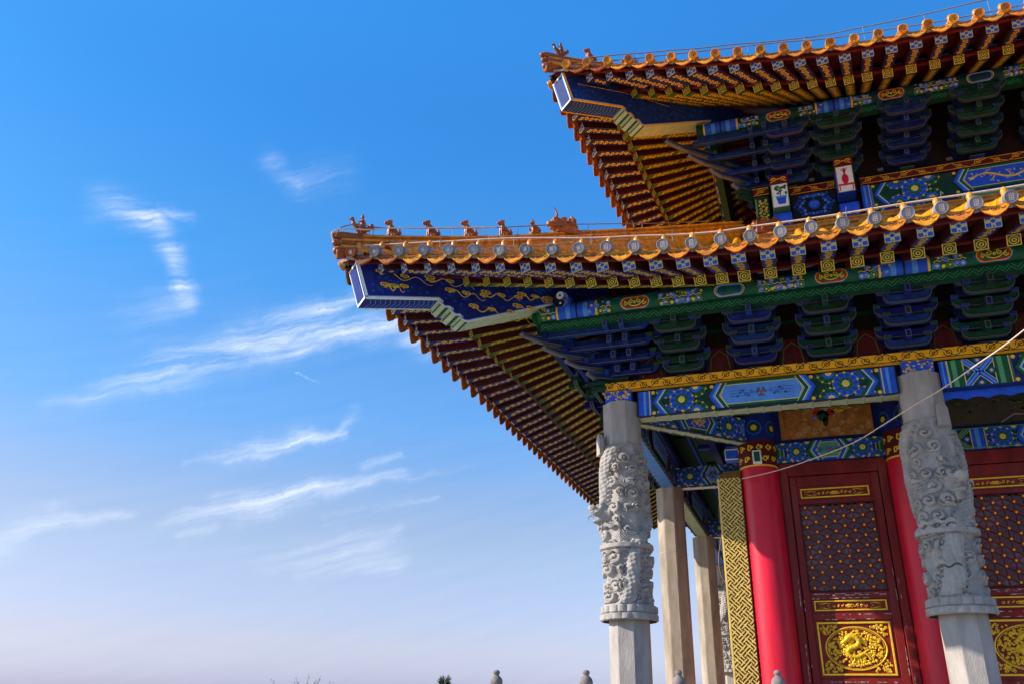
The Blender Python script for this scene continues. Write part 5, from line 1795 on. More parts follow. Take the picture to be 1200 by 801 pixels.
def dragon_medallion(mb, f, W_, H_, rng):
    cx, cy = W_ / 2, H_ / 2
    rx, ry = W_ * .435, H_ * .435
    n = 40
    mb.tube([f(cx + rx * math.cos(2 * PI * i / n), cy + ry * math.sin(2 * PI * i / n), .004) for i in range(n + 1)], .012, 'gilt', 7, cap=False)
    mb.tube([f(cx + rx * .93 * math.cos(2 * PI * i / n), cy + ry * .93 * math.sin(2 * PI * i / n), .002) for i in range(n + 1)], .005, 'gilt', 5, cap=False)
    k = min(W_, H_) / 2
    P = lambda x, y, h=.01: f(cx + x * k, cy + y * k * .92, h)
    body = [(-.38, .34), (-.22, .52), (.02, .50), (.14, .30), (.02, .10), (-.22, .02), (-.36, -.14), (-.24, -.34), (.04, -.36), (.28, -.22), (.46, -.34), (.52, -.54)]
    # smooth the body line
    B = []
    for i in range(len(body) - 1):
        a = body[max(i - 1, 0)]; b = body[i]; c = body[i + 1]; d = body[min(i + 2, len(body) - 1)]
        for t in (0, .2, .4, .6, .8):
            B.append(tuple(.5 * (2 * b[j] + (c[j] - a[j]) * t + (2 * a[j] - 5 * b[j] + 4 * c[j] - d[j]) * t * t + (3 * b[j] - a[j] - 3 * c[j] + d[j]) * t ** 3) for j in (0, 1)))
    m = len(B)
    mb.tube([P(x, y, .012) for x, y in B], [k * (.115 * (1 - .70 * (i / m) ** 2)) * (1 + .10 * math.sin(i * 2.4)) for i in range(m)], 'gilt', 8)
    for i in range(3, m - 4, 2):      # dorsal fins
        x, y = B[i]; dx, dy = B[i + 1][0] - B[i - 1][0], B[i + 1][1] - B[i - 1][1]; l = math.hypot(dx, dy)
        nx, ny = -dy / l, dx / l
        mb.tube([P(x + nx * .05, y + ny * .05, .014), P(x + nx * .12 + dx * .4, y + ny * .12 + dy * .4, .010)], [k * .022, k * .006], 'gilt', 5)
    # head
    mb.ball(P(-.44, .30, .022), (k * .10, k * .05, k * .08), 'gilt', 10)
    mb.tube([P(-.48, .28, .022), P(-.60, .22, .018)], [k * .055, k * .03], 'gilt', 7); mb.tube([P(-.46, .20, .018), P(-.56, .13, .016)], [k * .035, k * .018], 'gilt', 7)
    for s in (0, .07):
        mb.tube([P(-.40, .36, .02), P(-.36 + s, .50, .018), P(-.46 + s, .60, .014)], [k * .022, k * .016, k * .008], 'gilt', 6)
    mb.tube([P(-.56, .24, .02), P(-.68, .36, .012), P(-.60, .44, .01)], k * .010, 'gilt', 5)
    # legs with claws
    for (x, y, dx, dy) in ((-.02, .50, .22, .16), (.10, .20, .30, .05), (-.34, -.10, -.28, -.06), (-.12, -.36, -.10, -.26), (.30, -.24, .18, .16), (-.26, .04, -.24, .14)):
        ex, ey = x + dx, y + dy
        mb.tube([P(x, y, .012), P(x + dx * .5 - dy * .2, y + dy * .5 + dx * .2, .016), P(ex, ey, .012)], [k * .05, k * .035, k * .026], 'gilt', 7)
        for q in (-.6, -.2, .2, .6):
            a = math.atan2(dy, dx) + q
            mb.tube([P(ex, ey, .012), P(ex + .09 * math.cos(a), ey + .09 * math.sin(a), .010)], [k * .016, k * .005], 'gilt', 5)
    # clouds and flames packed round it
    for i in range(300):
        for _ in range(30):
            a, r = rng.uniform(0, 2 * PI), rng.uniform(.05, .90) ** .6
            x, y = r * math.cos(a) * W_ / min(W_, H_) * .84, r * math.sin(a) * .84
            if min((x - bx) ** 2 + (y - by) ** 2 for bx, by in B[::3]) > .008: break
        s = rng.choice((-1, 1)); q = rng.uniform(.035, .06); a0 = rng.uniform(0, 6)
        mb.tube([P(x + q * (1 - .11 * j) * math.cos(a0 + s * .85 * j), y + q * (1 - .11 * j) * math.sin(a0 + s * .85 * j), .006 + .001 * j) for j in range(8)], k * .030, 'gilt', 5)
    # corner sprays
    for sx in (0, 1):
        for sy in (0, 1):
            for i in range(34):
                u, v = rng.uniform(.03, .26), rng.uniform(.03, .26)
                if u + v > .36: continue
                X, Y = (u * W_ if not sx else W_ - u * W_), (v * H_ if not sy else H_ - v * H_)
                if ((X - cx) / rx) ** 2 + ((Y - cy) / ry) ** 2 < 1.12: continue
                s = rng.choice((-1, 1)); q = rng.uniform(.014, .024); a0 = rng.uniform(0, 6)
                mb.tube([f(X + q * (1 - .12 * j) * math.cos(a0 + s * j), Y + q * (1 - .12 * j) * math.sin(a0 + s * j), .005) for j in range(7)], .0075, 'gilt', 5)


def door(x0, x1, gx0, gx1, seed, top=3.70):
    rng = random.Random(seed)
    y = W + .02
    fr = MB()
    fr.bevbox(x0 - .12, x0, y - .04, y + .12, FLOOR, 3.855, 'maroon', .008); fr.bevbox(x1, x1 + .12, y - .04, y + .12, FLOOR, 3.855, 'maroon', .008)
    fr.bevbox(x0 + .002, x1 - .002, y - .038, y + .12, 3.645, 3.852, 'maroon', .008)
    o = fr.build('door', HALL)
    lf = MB()
    st = gx0 - x0 - .03
    a, b = x0 + .012, x1 - .012
    lf.bevbox(a, gx0 - .04, y, y + .07, FLOOR, 3.635, 'maroon', .006)
    lf.bevbox(gx1 + .04, b, y, y + .07, FLOOR, 3.635, 'maroon', .006)
    for (z0_, z1_) in ((3.47, 3.635), (3.175, 3.25), (1.73, 1.83), (1.425, 1.525), (.48, .60), (-.6, -.45)):
        lf.bevbox(gx0 - .038, gx1 + .038, y + .002, y + .068, z0_, z1_, 'maroon', .006)
    for (z0_, z1_) in ((3.25, 3.47), (1.525, 1.73), (.60, 1.425), (-.45, .48)):
        lf.box(gx0 - .038, gx1 + .038, y + .030, y + .05, z0_, z1_, 'maroon')
    # bead round the lattice opening
    for (p, q) in (((gx0 - .038, 1.83), (gx0 - .038, 3.175)), ((gx1 + .038, 1.83), (gx1 + .038, 3.175)), ((gx0 - .038, 3.172), (gx1 + .038, 3.172)), ((gx0 - .038, 1.833), (gx1 + .038, 1.833))):
        lf.tube([(p[0], y, p[1]), (q[0], y, q[1])], .011, 'rafter_red', 6)
    # peeling paint on the ledges
    for _ in range(90):
        zc = rng.choice((1.735, 1.80, 1.50, 1.43, .56, .50, 1.78)); xc = rng.uniform(gx0, gx1)
        L = rng.uniform(.015, .07); h_ = rng.uniform(.004, .012)
        n = 9
        lf.add([(xc + L * math.cos(2 * PI * i / n) * rng.uniform(.5, 1.1), y + .0005 - .001, zc + rng.uniform(.5, 1.1) * h_ * math.sin(2 * PI * i / n)) for i in range(n)], [tuple(range(n))], 'peeled')
    for _ in range(26):
        xc = rng.choice((a + .012, b - .012, x1 + .03, x0 - .03)); zc = rng.uniform(.5, 2.3); L = rng.uniform(.02, .10); h_ = rng.uniform(.003, .008)
        n = 8; yy = y - .0015 if a < xc < b else y - .0415
        lf.add([(xc + h_ * math.cos(2 * PI * i / n) * rng.uniform(.5, 1.2), yy, zc + rng.uniform(.6, 1.1) * L * math.sin(2 * PI * i / n)) for i in range(n)], [tuple(range(n))], 'peeled')
    lf.build('door_leaf', o); leaf = o
    # glass with hexagonal bars and gilt studs
    gl = MB()
    gl.box(gx0 - .036, gx1 + .036, y + .052, y + .058, 1.83, 3.175, 'glass')
    gl.build('glass', leaf)
    la = MB()
    X0, X1, Z0_, Z1_ = gx0 - .036, gx1 + .036, 1.835, 3.17
    ca = .155; cw = .140
    def bar(p, q, w=.011, yy=y + .036):
        d = (q[0] - p[0], q[1] - p[1]); t0, t1 = 0.0, 1.0     # Liang-Barsky clip
        for dd, lo, hi, s0 in ((d[0], X0, X1, p[0]), (d[1], Z0_, Z1_, p[1])):
            if abs(dd) < 1e-9:
                if s0 < lo or s0 > hi: return
            else:
                ta, tb = (lo - s0) / dd, (hi - s0) / dd
                if ta > tb: ta, tb = tb, ta
                t0, t1 = max(t0, ta), min(t1, tb)
        if t1 - t0 < .02: return
        la.beam((p[0] + d[0] * t0, yy, p[1] + d[1] * t0), (p[0] + d[0] * t1, yy, p[1] + d[1] * t1), .026, .026, 'maroon', up=(0, 1, 0))
    nodes = []
    ncol = int((X1 - X0) / cw) + 2
    for i in range(-1, ncol + 1):
        x = X0 + cw * .55 + i * cw
        bar((x, Z0_), (x, Z1_))
        for k in range(-2, 14):
            z = Z0_ + .06 + k * ca + (ca / 2 if i % 2 else 0)
            if X0 + .01 < x < X1 - .01 and Z0_ + .015 < z < Z1_ - .015: nodes.append((x, z))
            if k % 1 == 0:
                bar((x, z), (x + cw, z + ca / 2)); bar((x, z), (x + cw, z - ca / 2))
    for (x, z) in nodes:      # arcs that turn the triangles into petals
        n = 12
        ra = ca * .5
        for j in range(n):
            p = (x + ra * math.cos(2 * PI * j / n), z + ra * math.sin(2 * PI * j / n)); q = (x + ra * math.cos(2 * PI * (j + 1) / n), z + ra * math.sin(2 * PI * (j + 1) / n))
            if X0 < min(p[0], q[0]) and max(p[0], q[0]) < X1 and Z0_ < min(p[1], q[1]) and max(p[1], q[1]) < Z1_ and False:
                la.beam((p[0], y + .046, p[1]), (q[0], y + .046, q[1]), .010, .014, 'maroon', up=(0, 1, 0))
    st_ = la
    for (x, z) in nodes: st_.ball((x, y + .026, z), (.021, .012, .021), 'gilt', 8)
    la.build('lattice', leaf)
    for (z0_, z1_, md) in ((3.278, 3.435, 0), (1.554, 1.707, 1)):
        pm = MB(); gilt_frame(pm, gx0, gx1, z0_, z1_, y + .030)
        relief_scroll(pm, lambda u, v, h: (gx0 + .02 + u, y + .029 - h, z0_ + .02 + v), gx1 - gx0 - .04, z1_ - z0_ - .04, rng)
        pm.build('gilt_panel', leaf)
    pm = MB(); gilt_frame(pm, gx0, gx1, .647, 1.395, y + .030, .028)
    dragon_medallion(pm, lambda u, v, h: (gx0 + .03 + u, y + .029 - h, .677 + v), gx1 - gx0 - .06, .688, rng)
    pm.build('dragon_medallion', leaf, 'gilt medallion of a coiled dragon among clouds')
    return o


door(2.30, 3.66, 2.46, 3.486, 3)
door(4.55, 5.95, 4.70, 5.80, 8)
mb = MB()
mb.box(2.13, 2.18, W + .01, W + .15, FLOOR, 3.86, 'maroon'); mb.box(3.78, 3.85, W + .01, W + .15, FLOOR, 3.86, 'maroon')
mb.box(4.36, 4.43, W + .01, W + .15, FLOOR, 3.86, 'maroon'); mb.box(6.07, 6.65, W + .05, W + .15, FLOOR, 3.86, 'maroon')
mb.build('door_post', HALL)

# gilt fret screen beside the first pillar
def fret_screen():
    mb = MB()
    x0, x1, z0, z1, y = 1.20, 1.575, FLOOR, 3.74, 1.70
    outline = [(x0, z0), (x1, z0), (x1, z1 + .02), (x0 + .12, z1 + .01), (x0 + .05, z1 - .04), (x0, z1 - .10)]
    mb.prism(outline, lambda u, v, w: (u, y + w, v), .10, 'brass_ground')
    sh = Sheet(mb, lambda u, v, h: (x0 + u, y - h, z0 + v), (.03, .03, x1 - x0 - .012, z1 - z0 - .10), .001)
    c = .140
    ca, sa = math.cos(PI / 4), math.sin(PI / 4)
    def P(i, j): return ((i * ca - j * sa) * c, (i * sa + j * ca) * c)
    for i in range(-2, 90):
        for j in range(-90, 90):
            u, v = P(i, j)
            if not (-.2 < u < .6 and -.2 < v < 4.6): continue
            H_ = (i + j) % 2 == 0
            for o_ in (-.333, 0, .333):
                e_ = .5 if o_ else .83
                if H_: sh.stroke([P(i - e_, j + o_), P(i + e_, j + o_)], .021, 'brass', 1, thick=.02)
                else: sh.stroke([P(i + o_, j - e_), P(i + o_, j + e_)], .021, 'brass', 1.3, thick=.02)
    o = mb.build('fret_screen', HALL, 'tall gilt screen covered in interlocking fret')
    e = MB()
    e.bevbox(x0 - .004, x0 + .028, y - .022, y + .01, z0, z1 - .10, 'brass', .004)
    e.build('edge_moulding', o)
fret_screen()

# ------------------------------------------------------------------ upper storey
YU = 2.15
def red_band(x0, x1, y, z0, z1, dep=.2):
    mb = MB(); mb.box(x0, x1, y, y + dep, z0, z1, 'dark_red')
    paint_wave(mb, lambda u, v, h: (x0 + u, y - h, z0 + v), x1 - x0, z1 - z0, 'dark_red', 'amber', 'dark_red', period=.30)
    return mb.build('scroll_band', HALL)

red_band(4.16, 9, YU - .06, 9.03, 9.165)
red_band(2.93, 3.74, YU + .02, 9.10, 9.26)
red_band(2.27, 2.56, YU - .05, 9.16, 9.32)
# long painted beam with a dragon field
mb = MB(); mb.bevbox(4.16, 9, YU, YU + .2, 8.28, 9.03, 'deep_blue', .01)
mb.box(4.16, 4.30, YU - .012, YU, 8.28, 9.03, 'blue'); mb.box(4.20, 4.24, YU - .016, YU - .012, 8.28, 9.03, 'sky_blue'); mb.box(4.285, 4.30, YU - .018, YU - .012, 8.28, 9.03, 'cream')
paint_beam(mb, lambda u, v, h: (4.30 + u, YU - h, 8.56 + v), 4.6, .455, 'blue', center='dragon', bands=.04)
paint_beam(mb, lambda u, v, h: (4.30 + u, YU - h, 8.30 + v), 4.6, .235, 'green', center='flower', bands=.04)
mb.build('architrave', HALL)
mb = MB(); mb.bevbox(2.93, 3.74, YU + .05, YU + .2, 8.28, 9.10, 'black', .01)
sh = Sheet(mb, lambda u, v, h: (2.93 + u, YU + .05 - h, 8.62 + v), (0, 0, .81, .46), .002)
sh.disc(.405, .22, .10, 'blue', 1, 16); sh.spiral(.405, .22, .07, 1.5, .014, 'sky_blue', 2)
for sg in (1, -1):
    for q in range(14):
        a = -1.9 + q * .27; r = .22 + .03 * math.sin(q * 2)
        sh.disc(.405 + sg * r * math.cos(a), .22 + r * math.sin(a), .030, 'sky_blue' if q % 3 else 'blue', 1, 8)
        sh.spiral(.405 + sg * (r + .09) * math.cos(a), .22 + (r + .05) * math.sin(a), .035, 1.1, .013, 'blue', 1, a0=q, n=8)
        sh.disc(.405 + sg * (r + .03) * math.cos(a), .22 + (r) * math.sin(a) * .9, .018, 'blue', 2, 7)
sh.stroke([(.405, .30), (.405, .42)], .03, 'blue', 1); sh.disc(.405, .43, .03, 'sky_blue', 2, 8)
mb.build('painted_panel', HALL, 'black panel with blue curling lotus scrolls')
mb = MB(); mb.bevbox(2.88, 3.78, YU - .02, YU + .12, 8.28, 8.55, 'dark_red', .01)
sh = Sheet(mb, lambda u, v, h: (3.35 + u, YU - .02 - h, 8.44 + v), None, .002)
for q in range(7): sh.spiral(.06 * q, .03, .028, 1.1, .010, 'gold', 1, a0=q, n=7)
mb.build('painted_panel', HALL)

def beam_end(x0, x1, z0, z1, dep, side_mat, picture, label):
    mb = MB()
    mb.bevbox(x0, x1, YU - dep, YU + .05, z0, z1, side_mat, .008)
    sh = Sheet(mb, lambda u, v, h: (x0 + u, YU - dep - h, z0 + v), (0, 0, x1 - x0, z1 - z0), .002)
    Wd, Hh = x1 - x0, z1 - z0
    sh.rectf(0, 0, Wd, Hh, 'white', 1)
    if picture == 'pot':
        sh.poly([(Wd * .25, Hh * .42), (Wd * .85, Hh * .42), (Wd * .78, Hh * .12), (Wd * .36, Hh * .12)], 'blue', 2)
        sh.rectf(Wd * .22, Hh * .40, Wd * .88, Hh * .48, 'sky_blue', 3)
        for q in range(26):
            rr = random.Random(q); sh.disc(Wd * rr.uniform(.18, .88), Hh * rr.uniform(.55, .90), Wd * .075, rr.choice(('green', 'light_green', 'green')), 2 + q % 3, 7)
        sh.stroke([(Wd * .5, Hh * .48), (Wd * .55, Hh * .7)], .02, 'bark', 2)
    else:
        sh.disc(Wd * .5, Hh * .50, Wd * .20, 'lacquer', 2, 12, ry=Hh * .20)
        sh.poly([(Wd * .46, Hh * .66), (Wd * .54, Hh * .66), (Wd * .58, Hh * .92), (Wd * .42, Hh * .92)], 'lacquer', 2)
        sh.stroke([(Wd * .5, Hh * .75), (Wd * .30, Hh * .90)], .015, 'lacquer', 2); sh.stroke([(Wd * .5, Hh * .75), (Wd * .70, Hh * .93)], .015, 'lacquer', 2)
        sh.rectf(Wd * .06, Hh * .24, Wd * .97, Hh * .32, 'red', 3)
        for u in (.14, .88): sh.stroke([(Wd * u, Hh * .24), (Wd * u, Hh * .08), (Wd * (u - .08), Hh * .06)], .02, 'red', 2)
    sh.stroke([(0, 0), (Wd, 0), (Wd, Hh), (0, Hh)], .018, 'light_green' if picture == 'pot' else 'olive', 4, True)
    mb.build('beam_end', HALL, label)
    rb = MB(); rb.box(x0 - .01, x1 + .02, YU - dep - .02, YU + .05, z1 + .005, z1 + .175, 'dark_red')
    s2 = Sheet(rb, lambda u, v, h: (x0 + u, YU - dep - .02 - h, z1 + .01 + v), None, .002)
    for sg in (-1, 1): s2.spiral((x1 - x0) / 2 + sg * .08, .08, .055, 1.2, .018, 'amber', 1, a0=0 if sg > 0 else PI, sg=sg, n=9)
    s2.stroke([((x1 - x0) / 2 - .14, .03), ((x1 - x0) / 2, .10), ((x1 - x0) / 2 + .14, .03)], .016, 'amber', 1)
    rb.build('scroll_band', HALL)

beam_end(2.60, 2.90, 8.68, 9.18, .30, 'light_green', 'pot', 'beam end painted with a green plant in a blue pot')
beam_end(3.75, 4.05, 8.78, 9.33, .30, 'blue', 'vase', 'beam end painted with a red vase on a stand')
mb = MB(); mb.bevbox(2.29, 2.54, YU - .02, YU + .2, 8.2, 9.155, 'dark_green', .01)
sh = Sheet(mb, lambda u, v, h: (2.29 + u, YU - .02 - h, 8.5 + v), (0, 0, .25, .6), .002)
sh.rectf(.0, 0, .03, .6, 'light_green', 1)
for q in range(16):
    rr = random.Random(q + 50)
    sh.disc(.14 + .07 * math.cos(q * 1.3), .05 + q * .034, .022, 'gold', 1, 7); sh.spiral(.14 - .06 * math.cos(q * 1.3), .05 + q * .034, .03, 1, .010, 'gold', 1, a0=q, n=7)
mb.build('painted_panel', HALL)
for x in (2.75, 3.9):      # rounded blue cushion below each beam end
    mb = MB()
    mb.tube([(x - .16, YU - .12, 8.46), (x + .16, YU - .12, 8.46)], .17, 'blue', 18)
    for q in range(12):
        a = -PI / 2 - .8 + (q % 4) * .55; u = x - .13 + (q // 4) * .12
        sh = Sheet(mb, lambda p, r_, h, a=a, u=u: (u + p, YU - .12 + (.171 + h) * math.cos(a + PI + r_ * 5) * 1, 8.46 + (.171 + h) * math.sin(-a - PI - r_ * 5)), None, .002)
        sh.disc(0, 0, .018, 'gold', 1, 6)
    mb.build('cushion_block', HALL)
# porcelain-like clamps of the old wiring along the top of the beam
mb = MB()
for x, z in ((3.35, 9.36), (4.55, 9.33), (5.7, 9.31), (2.75, 9.42)):
    mb.bevbox(x - .05, x + .05, YU + .0, YU + .06, z - .02, z + .035, 'grey_line', .01)
mb.build('wire_clamp', HALL)

# ridge along the foot of the upper storey and its corner beast
mb = MB()
prof = [(.0, 0), (.045, -.010), (.062, -.035), (.062, -.055), (.040, -.075), (.040, -.095), (.085, -.115), (.085, -.145), (.05, -.16), (.05, -.22), (.10, -.25), (.11, -.45)]
for T in (front_T(0, 0, 0), side_T(0, 0, 0)):
    vs = []
    full = prof + [(-w, z) for w, z in prof[:0:-1]]; k = len(full)
    for s in (2.0, 6.0, 10.0):
        for w, z in full: vs.append(T((s, -1.82 + w, 8.24 + z)))
    mb.add(vs, [(i * k + j, (i + 1) * k + j, (i + 1) * k + (j + 1) % k, i * k + (j + 1) % k) for i in range(2) for j in range(k)], 'glaze')
mb.build('foot_ridge', lower_roof)


# ------------------------------------------------------------------ figures on the hip ridges
def ridge_frame(T_org, a, yaw=0.0):
    ox, oy, oz = T_org
    slope = math.atan2(ridge_top(a + .1) - ridge_top(a - .1), .2 * math.sqrt(2))
    # local x = outward down the hip (direction -1,-1)
    R = Matrix.Rotation(math.radians(225) + yaw, 3, 'Z') @ Matrix.Rotation(slope * .35, 3, 'Y')
    return Vector((ox + a, oy + a, oz + ridge_top(a) - .01)), R


def figure(kind, T_org, a, sc, label, group, yaw=0.0):
    c, R = ridge_frame(T_org, a, yaw)
    mb = MB(lambda p: Vector(p) * sc)
    S = 'glaze_dark' if kind == 'rider' else 'figure_glaze'
    b = mb.ball; t = mb.tube
    if kind == 'rider':          # an immortal astride a hen
        b((.02, 0, .12), (.13, .055, .075), S, 12); t([(.10, 0, .14), (.17, 0, .22), (.18, 0, .29)], [.05, .038, .030], S, 9)
        b((.195, 0, .30), (.042, .030, .032), S, 10); t([(.22, 0, .30), (.265, 0, .28)], [.018, .004], S, 6)
        for q in range(3): b((.17 + q * .02, 0, .335), (.012, .008, .018), S, 7)
        t([(-.09, 0, .14), (-.17, 0, .20), (-.19, 0, .26)], [.05, .042, .02], S, 9)
        b((-.16, 0, .23), (.035, .025, .05), S, 9)
        t([(.0, 0, .15), (-.01, 0, .27), (.0, 0, .33)], [.058, .048, .026], S, 10); b((.0, 0, .38), (.034, .032, .040), S, 10); b((-.005, 0, .42), (.02, .02, .022), S, 8)
        for sg in (1, -1):
            t([(.0, sg * .045, .30), (.05, sg * .055, .25), (.09, sg * .02, .25)], [.018, .016, .012], S, 7)
            t([(.0, sg * .05, .16), (.06, sg * .065, .10), (.04, sg * .06, .04)], [.026, .022, .014], S, 7)
            t([(.03, sg * .03, .08), (.05, sg * .03, .0)], [.018, .014], S, 6)
        mb.box(-.10, .12, -.05, .05, -.02, .03, S)
    elif kind == 'horned':       # large hip beast with one tall horn
        b((.10, 0, .16), (.13, .10, .12), S, 14); b((.22, 0, .12), (.09, .075, .06), S, 12); b((.28, 0, .15), (.03, .05, .03), S, 9); b((.19, 0, .045), (.08, .055, .03), S, 10)
        for sg in (1, -1):
            b((.16, sg * .07, .22), (.045, .03, .032), S, 9); t([(.06, sg * .08, .20), (.0, sg * .12, .25)], [.03, .012], S, 7)
            for q in range(4): b((.0 - .01 * q, sg * .10, .06 + .055 * q), (.045, .03, .032), S, 8)
        t([(.10, 0, .25), (.07, 0, .36), (.09, 0, .44), (.14, 0, .50)], [.030, .022, .015, .005], S, 8)
        t([(.05, 0, .10), (-.12, 0, .10), (-.28, 0, .08)], [.12, .11, .10], S, 10)
        for q in range(5): t([(-.02 - q * .06, 0, .16), (-.06 - q * .06, 0, .25 + (.06 if q > 1 else 0))], [.05, .022], S, 7)
        t([(-.20, 0, .14), (-.26, 0, .28), (-.22, 0, .36)], [.08, .06, .02], S, 8)
        mb.box(-.36, .16, -.09, .09, -.04, .05, S)
    elif kind == 'monkey':       # small hunched seated figure
        t([(-.02, 0, .02), (-.02, 0, .10), (.0, 0, .18)], [.075, .075, .05], S, 10); b((.02, 0, .235), (.042, .038, .042), S, 10); b((.06, 0, .225), (.022, .02, .018), S, 8)
        t([(.0, 0, .27), (.03, 0, .32)], [.02, .008], S, 6)
        for sg in (1, -1):
            t([(.0, sg * .05, .17), (.06, sg * .06, .11), (.08, sg * .03, .16)], [.022, .018, .014], S, 7)
            t([(-.02, sg * .05, .04), (.07, sg * .06, .06), (.07, sg * .06, .0)], [.035, .026, .018], S, 7)
            b((.0, sg * .045, .245), (.012, .012, .02), S, 7)
        t([(-.08, 0, .03), (-.12, 0, .10), (-.09, 0, .17)], [.03, .026, .010], S, 7)
        mb.box(-.10, .10, -.045, .045, -.03, .02, S)
    else:                        # seated lion-like beasts, each a little different
        lean = {'lion': .0, 'horse': .03, 'goat': -.01, 'wolf': .02}[kind]
        t([(-.085, 0, .06), (-.045, 0, .11), (.02, 0, .19), (.045 + lean, 0, .25)], [.062, .068, .062, .054], S, 10)
        hx, hz = .065 + lean, .295
        b((hx, 0, hz), (.062, .055, .055), S, 12)
        b((hx + .058, 0, hz - .010), (.036, .032, .030), S, 9)
        b((hx + .050, 0, hz - .042), (.028, .022, .014), S, 8)
        for sg in (1, -1):
            t([(hx - .015, sg * .024, hz + .03), (hx - .03, sg * .030, hz + .07)], [.014, .006], S, 6)
            b((hx + .028, sg * .024, hz + .012), .010, S, 7)
            t([(.045, sg * .036, .20), (.066, sg * .042, .10), (.074, sg * .042, .012)], [.036, .026, .022], S, 8)
            b((.084, sg * .034, .010), (.024, .016, .012), S, 7)
            t([(-.085, sg * .04, .055), (-.03, sg * .052, .055), (-.045, sg * .048, .008)], [.038, .028, .016], S, 8)
            b((-.02, sg * .048, .008), (.026, .015, .010), S, 7)
            for q in range(5): b((hx - .045 + .004 * q, sg * .04, hz + .035 - .034 * q), (.028, .022, .020), S, 7)
        if kind == 'goat': t([(hx - .01, 0, hz + .03), (hx - .05, 0, hz + .06), (hx - .06, 0, hz + .03)], [.014, .012, .006], S, 6)
        b((hx - .02, 0, hz + .036), (.03, .022, .014), S, 8)
        t([(-.13, 0, .05), (-.165, 0, .10), (-.145, 0, .16), (-.165, 0, .20)], [.030, .034, .024, .008], S, 8)
        mb.box(-.15, .115, -.04, .04, -.03, .006, S)
    o = mb.build('ridge_figure')
    o.location = c; o.rotation_euler = R.to_euler()
    remesh(o, .0062 * sc / .85 if kind != 'horned' else .009)
    return tag(o, label, 'roof figure', group)


GRP = 'glazed figures along the roof hips'
figure('rider', LOW, -3.05, .80, 'brown glazed rider on a hen at the very tip of the lower roof hip', GRP)
figure('lion', LOW, -2.74, .76, 'orange seated beast nearest behind the hen rider, thick neck and raised tail', GRP)
figure('horse', LOW, -2.31, .76, 'slim orange seated beast between the thick necked beast and the curly maned one', GRP)
figure('wolf', LOW, -1.88, .78, 'orange seated beast with curly mane, third animal behind the hen rider', GRP)
figure('goat', LOW, -1.46, .78, 'orange seated beast with a back swept horn, just before the small hunched figure', GRP)
figure('monkey', LOW, -1.08, .88, 'small hunched orange figure sitting just before the big horned beast', GRP)
figure('horned', LOW, -.72, .92, 'big orange beast with one tall horn, last of the lower hip figures', GRP)
figure('rider', UP, -3.05, .78, 'small glazed hen rider at the tip of the upper roof hip', GRP)
figure('lion', UP, -2.62, .80, 'glazed seated beast just behind the rider on the upper roof hip', GRP)
figure('horned', UP, -2.0, .62, 'glazed horned beast peeking over the upper roof eave', GRP)
c = Vector((2.38, 1.80, 8.16))
o = figure('horned', LOW, -.5, .95, 'glazed beast on the ridge below the painted flower pot of the upper storey', GRP)
o.location = c; o.rotation_euler = (0, 0, math.radians(195))


# ------------------------------------------------------------------ lightning wires and cables
def wire_thing(name, label, cat, build):
    mb = MB(); build(mb)
    return tag(mb.build(name), label, cat)


def rough(pts, amp, seed):
    rr = random.Random(seed)
    return [(p[0] + rr.uniform(-amp, amp), p[1] + rr.uniform(-amp, amp), p[2] + rr.uniform(-amp, amp)) for p in pts]


def smooth_path(P, k=6):
    out = []
    for i in range(len(P) - 1):
        a = Vector(P[max(i - 1, 0)]); b = Vector(P[i]); c_ = Vector(P[i + 1]); d = Vector(P[min(i + 2, len(P) - 1)])
        for q in range(k):
            t = q / k
            out.append(.5 * (2 * b + (c_ - a) * t + (2 * a - 5 * b + 4 * c_ - d) * t * t + (3 * b - a - 3 * c_ + d) * t ** 3))
    out.append(Vector(P[-1])); return out


HS = [(-3.2, .30), (-2.4, .30), (-1.6, .32), (-.6, .36), (.6, .40), (1.8, .43), (3.0, .45), (4.2, .45), (5.6, .45), (9, .45)]
def eave_wire(T_org, rad, lift, back, seed, s_from=-3.15, s_to=9.0):
    T = front_T(*T_org)
    P = []
    s = s_from
    while s <= s_to:
        d = D0 + flare(s) - back
        P.append(T((s, d, z_roof(s, d) + lift(s)))); s += .5
    return smooth_path(rough(P, .008, seed), 4)


root = empty('lightning_wire', (-3.1, -3.2, 6.25), 'pale sagging lightning wire on pins along the lower tiled eave', 'wire')
lw = lambda s: .115 + .10 * max(0, min(1, (3.0 - abs(s + .8)) / 3)) + .06 * max(0, min(1, (s + 1) / 4))
mb = MB(); P = eave_wire(LOW, .012, lw, .22, 3)
hook = smooth_path([(-3.36, -3.40, 6.02), (-3.42, -3.36, 6.16), (-3.32, -3.30, 6.30), (-3.15, -3.15, 6.36), tuple(P[2])], 5)
mb.tube(P, .0125, 'cable_pale', 7)
mb.build('wire_run', root)
pm = MB(); T = front_T(*LOW)
s = -2.9
while s < 9:
    d = D0 + flare(s) - .22
    pm = MB()
    pm.tube([T((s, d, z_roof(s, d) + .03)), T((s, d, z_roof(s, d) + lw(s) + .01))], .005, 'wire_grey', 5)
    pm.tube([T((s, d, z_roof(s, d) + lw(s))), T((s + .01, d + .03, z_roof(s, d) + lw(s) + .07))], .003, 'wire_grey', 4)
    pm.build('support_pin', root)
    s += 1.05

